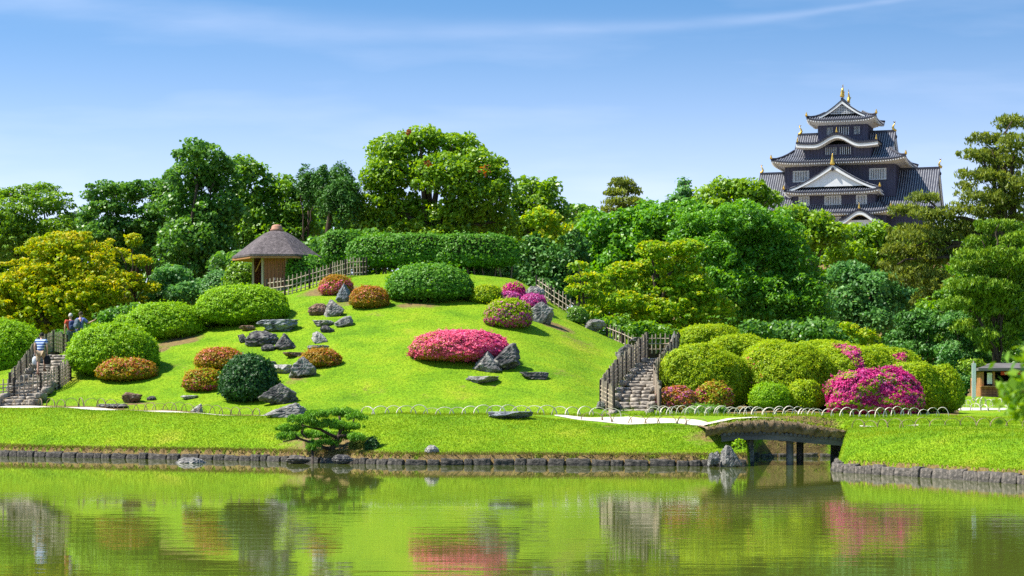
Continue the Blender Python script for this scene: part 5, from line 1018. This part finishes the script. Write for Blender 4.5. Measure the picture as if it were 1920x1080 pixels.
ed = lambda u: np.interp(u, UG, kd[:, 0]); tp = lambda u: np.interp(u, UG, kd[:, 1]); ft = lambda u: np.interp(u, UG, kd[:, 2])
gobj('short bright grass on the long bank above the water', 110000, -120, 1420, lambda u, t: ed(u)+.02+(tp(u)+.6-ed(u))*t, .055, .011, 'grassblade')
gobj('short grass on the bank beyond the bridge', 60000, 1555, 1990, lambda u, t: ed(u)+.02+(71.5-ed(u))*t**1.3, .055, .011, 'grassblade')
gobj('mown grass of the hill lawn', 150000, -60, 1240, lambda u, t: ft(u)-.3+(96-ft(u))*t, .038, .012, 'grassblade', lean=.7)
gobj('rough dry grass fringing the banks over the stone edging', 9000, -120, 1420, lambda u, t: ed(u)+.0+.22*t, .10, .010, 'dryblade', keep=9, lean=.7)
gobj('rough grass under the hoops along the path', 16000, 500, 1990, lambda u, t: ft(u)-.9+.9*t, .11, .010, 'grassblade', keep=9)
gobj('grass over the bare inlet bank seen under the bridge', 6000, 1385, 1590, lambda u, t: 68.6+3*t, .10, .011, 'grassblade', keep=9)
# ---------------------------------------------------------------- people
M['skin'] = solid('skin', [(.45, .26, .18), (.52, .31, .22)], 5, .6, 0)
def cloth(name, c, v=.12): return solid(name, [tuple(x*(1-v) for x in c), tuple(x*(1+v) for x in c)], 9, .85, .15, 30)
m, n, l, b = mat_base('striped_shirt'); t = n.new('ShaderNodeTexCoord'); s3 = n.new('ShaderNodeSeparateXYZ'); l.new(t.outputs['Object'], s3.inputs[0])
q = n.new('ShaderNodeMath'); q.operation = 'MULTIPLY'; l.new(s3.outputs[2], q.inputs[0]); q.inputs[1].default_value = 9.5
q2 = n.new('ShaderNodeMath'); q2.operation = 'FRACT'; l.new(q.outputs[0], q2.inputs[0])
r_ = n.new('ShaderNodeValToRGB'); r_.color_ramp.interpolation = 'CONSTANT'; e = r_.color_ramp.elements; e[0].color = (.045, .11, .33, 1); e[1].position = .62; e[1].color = (.55, .62, .72, 1); l.new(q2.outputs[0], r_.inputs[0]); l.new(r_.outputs[0], b.inputs['Base Color']); b.inputs['Roughness'].default_value = .85
M['stripes'] = m
M['red_shirt'] = cloth('red_shirt', (.52, .07, .035)); M['blue_shirt'] = cloth('blue_shirt', (.09, .12, .34)); M['khaki'] = cloth('khaki_shorts', (.34, .25, .16)); M['jeans'] = cloth('grey_trousers', (.10, .13, .17)); M['navy'] = cloth('navy_cloth', (.03, .05, .13)); M['black'] = cloth('black_cloth', (.012, .012, .014)); M['hair'] = cloth('black_hair', (.012, .010, .010)); M['greyhair'] = cloth('grey_hair', (.42, .40, .38)); M['brownhair'] = cloth('brown_hair', (.05, .032, .022)); M['bagwhite'] = cloth('pale_bag', (.55, .58, .62)); M['shoe'] = cloth('shoe', (.16, .08, .05))
def skin(name, nodes, edges, mat, parent, sub=2):
    """one continuous skinned surface: nodes = {key: ((x, y, z), radius)}"""
    keys = list(nodes); me = bpy.data.meshes.new(name); me.from_pydata([nodes[k][0] for k in keys], [(keys.index(a), keys.index(b_)) for a, b_ in edges], []); me.update()
    o = bpy.data.objects.new(name, me); C.objects.link(o); md = o.modifiers.new('skin', 'SKIN'); md.use_smooth_shade = True
    for i, k in enumerate(keys):
        v = me.skin_vertices[0].data[i]; rr = nodes[k][1]; v.radius = rr if isinstance(rr, tuple) else (rr, rr); v.use_root = i == 0
    sd = o.modifiers.new('sub', 'SUBSURF'); sd.levels = sub; sd.render_levels = sub
    bpy.context.view_layer.update(); ev = o.evaluated_get(bpy.context.evaluated_depsgraph_get()); m2 = bpy.data.meshes.new_from_object(ev); m2.name = name
    bpy.data.objects.remove(o); return link(name, m2, M[mat] if mat else None, parent)
def person(label, loc, rz, ht, pose, shirt, legs_mat, short, hair, sleeves=.55):
    root = thing('person', label, 'person', loc, rz); J = dict(pose); s = ht/1.7
    for k in J: J[k] = tuple(c*s for c in J[k])
    rad = dict(pelvis=(.135, .10), waist=(.125, .09), chest=(.155, .105), neck=.052, head0=.058, head1=(.078, .095), head2=.07, shl=.062, shr=.062, ell=.045, elr=.045, wrl=.030, wrr=.030, hpl=.085, hpr=.085, knl=.058, knr=.058, anl=.040, anr=.040, tol=.035, tor=.035)
    nd = {k: (J[k], tuple(q*s for q in rad[k]) if isinstance(rad[k], tuple) else rad[k]*s) for k in rad}
    ed_ = [('pelvis', 'waist'), ('waist', 'chest'), ('chest', 'neck'), ('neck', 'head0'), ('head0', 'head1'), ('head1', 'head2'), ('chest', 'shl'), ('chest', 'shr'), ('shl', 'ell'), ('ell', 'wrl'), ('shr', 'elr'), ('elr', 'wrr'), ('pelvis', 'hpl'), ('pelvis', 'hpr'), ('hpl', 'knl'), ('knl', 'anl'), ('anl', 'tol'), ('hpr', 'knr'), ('knr', 'anr'), ('anr', 'tor')]
    for sd in 'lr':
        w = Vector(J['wr'+sd]); d = (w-Vector(J['el'+sd])).normalized(); x = d.cross(Vector((0, 1, 0))).normalized(); y = d.cross(x)
        nd['pa'+sd] = (tuple(w+d*.07*s), (.036*s, .02*s)); ed_.append(('wr'+sd, 'pa'+sd))
        for f in range(4):
            L = (.070, .082, .078, .060)[f]*s; k0 = w+d*.085*s+y*(f-1.5)*.019*s; a_, b_ = f'f{f}{sd}', f'g{f}{sd}'
            nd[a_] = (tuple(k0+d*L*.5+x*.008*s), .0095*s); nd[b_] = (tuple(k0+d*L*.8+x*.03*s), .008*s); ed_ += [('pa'+sd, a_), (a_, b_)]
        a_ = 'th'+sd; nd[a_] = (tuple(w+d*.075*s-y*.05*s+x*.02*s), .010*s); ed_.append(('pa'+sd, a_))
    body = skin('body', nd, ed_, 'skin', root, 1)
    def pick(ks, grow): return {k: (nd[k][0], tuple(q+grow*s for q in nd[k][1]) if isinstance(nd[k][1], tuple) else nd[k][1]+grow*s) for k in ks}
    sh = pick(['pelvis', 'waist', 'chest', 'shl', 'shr'], .022)
    sh['neck'] = (tuple(Vector(J['neck'])-Vector((0, 0, .05*s))), .07*s)
    for sd in 'lr': sh['e'+sd] = (tuple(Vector(J['sh'+sd]).lerp(Vector(J['el'+sd]), sleeves)), .068*s)
    skin('shirt', sh, [('pelvis', 'waist'), ('waist', 'chest'), ('chest', 'neck'), ('chest', 'shl'), ('chest', 'shr'), ('shl', 'el'), ('shr', 'er')], shirt, root, 2)
    tr = pick(['pelvis', 'hpl', 'hpr'], .02)
    for sd in 'lr':
        if short: tr['k'+sd] = (tuple(Vector(J['hp'+sd]).lerp(Vector(J['kn'+sd]), .95)), .085*s)
        else: tr['k'+sd] = (J['kn'+sd], .075*s); tr['a'+sd] = (tuple(Vector(J['an'+sd])+Vector((0, 0, .04*s))), .06*s)
    skin('shorts' if short else 'trousers', tr, [('pelvis', 'hpl'), ('pelvis', 'hpr'), ('hpl', 'kl'), ('hpr', 'kr')]+([] if short else [('kl', 'al'), ('kr', 'ar')]), legs_mat, root, 2)
    h = Vector(J['head1']); hz = MB(); Ds, Fs = SPH[3]; keep = [tuple(h+Vector((d[0]*.092*s, d[1]*.112*s-.004, d[2]*.118*s+.035*s))) for d in Ds]; Fk = [tuple(f) for f in Fs if all(Ds[i][2] > -.35+.75*max(Ds[i][1], 0) for i in f)]
    hz.add(keep, Fk); o = hz.build('hair', M[hair], root, True)
    for sd in (-1, 1): MB().tube([h+Vector((sd*.082*s, -.005, -.03*s)), h+Vector((sd*.098*s, -.02*s, .01*s)), h+Vector((sd*.088*s, -.01, .035*s))], [.012*s, .016*s, .012*s], 6).build('ear', M['skin'], root, True)
    MB().tube([h+Vector((0, .085*s, .03*s)), h+Vector((0, .118*s, -.012*s)), h+Vector((0, .09*s, -.018*s))], [.008*s, .015*s, .01*s], 6).build('nose', M['skin'], root, True)
    for sd in (-1, 1): MB().lathe([(.001, -.01*s), (.011*s, 0), (.001, .01*s)], 8).build('eye', M['black'], root).location = h+Vector((sd*.034*s, .092*s, .018*s))
    MB().box(h+Vector((0, .092*s, -.05*s)), (.045*s, .012*s, .010*s)).build('mouth', M['red_shirt'], root)
    for sd in 'lr': MB().tube([Vector(J['an'+sd])+Vector((0, -.06, -.05))*s, Vector(J['an'+sd])+Vector((0, 0, -.035))*s, Vector(J['to'+sd])+Vector((0, .04, -.01))*s], [.045*s, .052*s, .042*s], 8).build('shoe', M['shoe'], root, True)
    return root, J
base = dict(pelvis=(0, 0, .93), waist=(0, .01, 1.08), chest=(0, .03, 1.32), neck=(0, .04, 1.46), head0=(0, .05, 1.52), head1=(0, .06, 1.60), head2=(0, .055, 1.655), shl=(-.20, .03, 1.40), shr=(.20, .03, 1.40), ell=(-.26, .0, 1.13), elr=(.26, .0, 1.13), wrl=(-.26, .06, .88), wrr=(.26, .06, .88),
            hpl=(-.10, 0, .88), hpr=(.10, 0, .88), knl=(-.10, .03, .50), knr=(.10, .03, .50), anl=(-.10, 0, .09), anr=(.10, 0, .09), tol=(-.11, .14, .035), tor=(.11, .14, .035))
climb = dict(base, hpl=(-.09, 0, .90), knl=(-.09, -.02, .50), anl=(-.08, -.10, .10), tol=(-.09, .03, .035), knr=(.10, .24, .62), anr=(.09, .20, .25), tor=(.10, .33, .20), chest=(0, .09, 1.32), neck=(0, .13, 1.46), head0=(0, .15, 1.51), head1=(0, .17, 1.585), head2=(0, .17, 1.64), shl=(-.20, .10, 1.40), shr=(.20, .10, 1.40), ell=(-.27, .06, 1.14), wrl=(-.26, .10, .90), elr=(.27, .02, 1.14), wrr=(.25, .10, .92))
def ground_z(u, d, pts): # height of the stair line nearest in depth
    return float(np.interp(d, [p[1] for p in pts], [H-(p[2]-YH)*p[1]/F for p in pts]))
md_ = 79.6; mz = ground_z(0, md_, LB)+.04
p1, J = person('man in a blue and white striped shirt and khaki shorts climbing the stone stairs', ((76-960)*md_/F, md_, mz), R(-6), 1.62, climb, 'stripes', 'khaki', True, 'hair')
def bag(name, label, mat, p, r, root_loc, rz):
    m_ = Matrix.Rotation(rz, 4, 'Z'); w = Vector(root_loc)+m_@Vector(p); o = thing(name, label, 'bag', w-Vector((0, 0, .30)))
    MB().lathe([(r*.55, -.16), (r*.95, -.13), (r, 0), (r*.85, .10), (r*.35, .16)], 12).build('pouch', M[mat], o, True).scale = (1, .6, 1)
    MB().tube([(-r*.5, 0, .12), (-r*.25, 0, .28), (r*.25, 0, .28), (r*.5, 0, .12)], .012, 5).build('handle', M[mat], o)
bag('carrier_bag', 'pale carrier bag in the hand of the striped man', 'bagwhite', J['wrl'], .12, p1.location, R(-6)); bag('shoulder_bag', 'black round bag in the other hand of the striped man', 'black', J['wrr'], .14, p1.location, R(-6))
hd = 91.5; hzr = lambda u: float(terr(u, hd))
p2, J2 = person('grey haired hiker in a red shirt with a dark backpack behind the clipped dome', ((133-960)*hd/F, hd, hzr(133)), R(28), 1.74, base, 'red_shirt', 'jeans', False, 'greyhair')
look = dict(base, elr=(.34, .18, 1.22), wrr=(.52, .32, 1.34), shr=(.20, .05, 1.40))
p3, J3 = person('hiker in a blue shirt raising an arm beside the red shirted one', ((150-960)*(hd-.3)/F, hd-.3, hzr(150)), R(-35), 1.70, look, 'blue_shirt', 'navy', False, 'brownhair', .9)
def backpack(label, mat, root, J, rz):
    c = Vector(J['chest'])+Vector((0, -.20, -.12)); o = thing('backpack', label, 'backpack', Vector(root.location)+Matrix.Rotation(rz, 4, 'Z')@c, rz)
    Ds, Fs = SPH[2]; q = np.abs(Ds)**3.2; r = q.sum(1)**(-1/3.2); MB().add([tuple(v) for v in Ds*r[:, None]*np.array([.135, .09, .22])], [tuple(f) for f in Fs]).build('sack', M[mat], o, True)
    MB().add([tuple(v) for v in Ds*r[:, None]*np.array([.11, .05, .10])+np.array([0, -.10, -.08])], [tuple(f) for f in Fs]).build('pocket', M[mat], o, True)
    for s in (-1, 1): MB().tube([(s*.11, .06, .20), (s*.13, .20, .24), (s*.13, .30, .10), (s*.12, .22, -.12)], .018, 5).build('strap', M['black'], o)
backpack('navy backpack on the back of the red shirted hiker', 'navy', p2, J2, R(28)); backpack('blue-grey backpack on the back of the blue shirted hiker', 'jeans', p3, J3, R(-35))
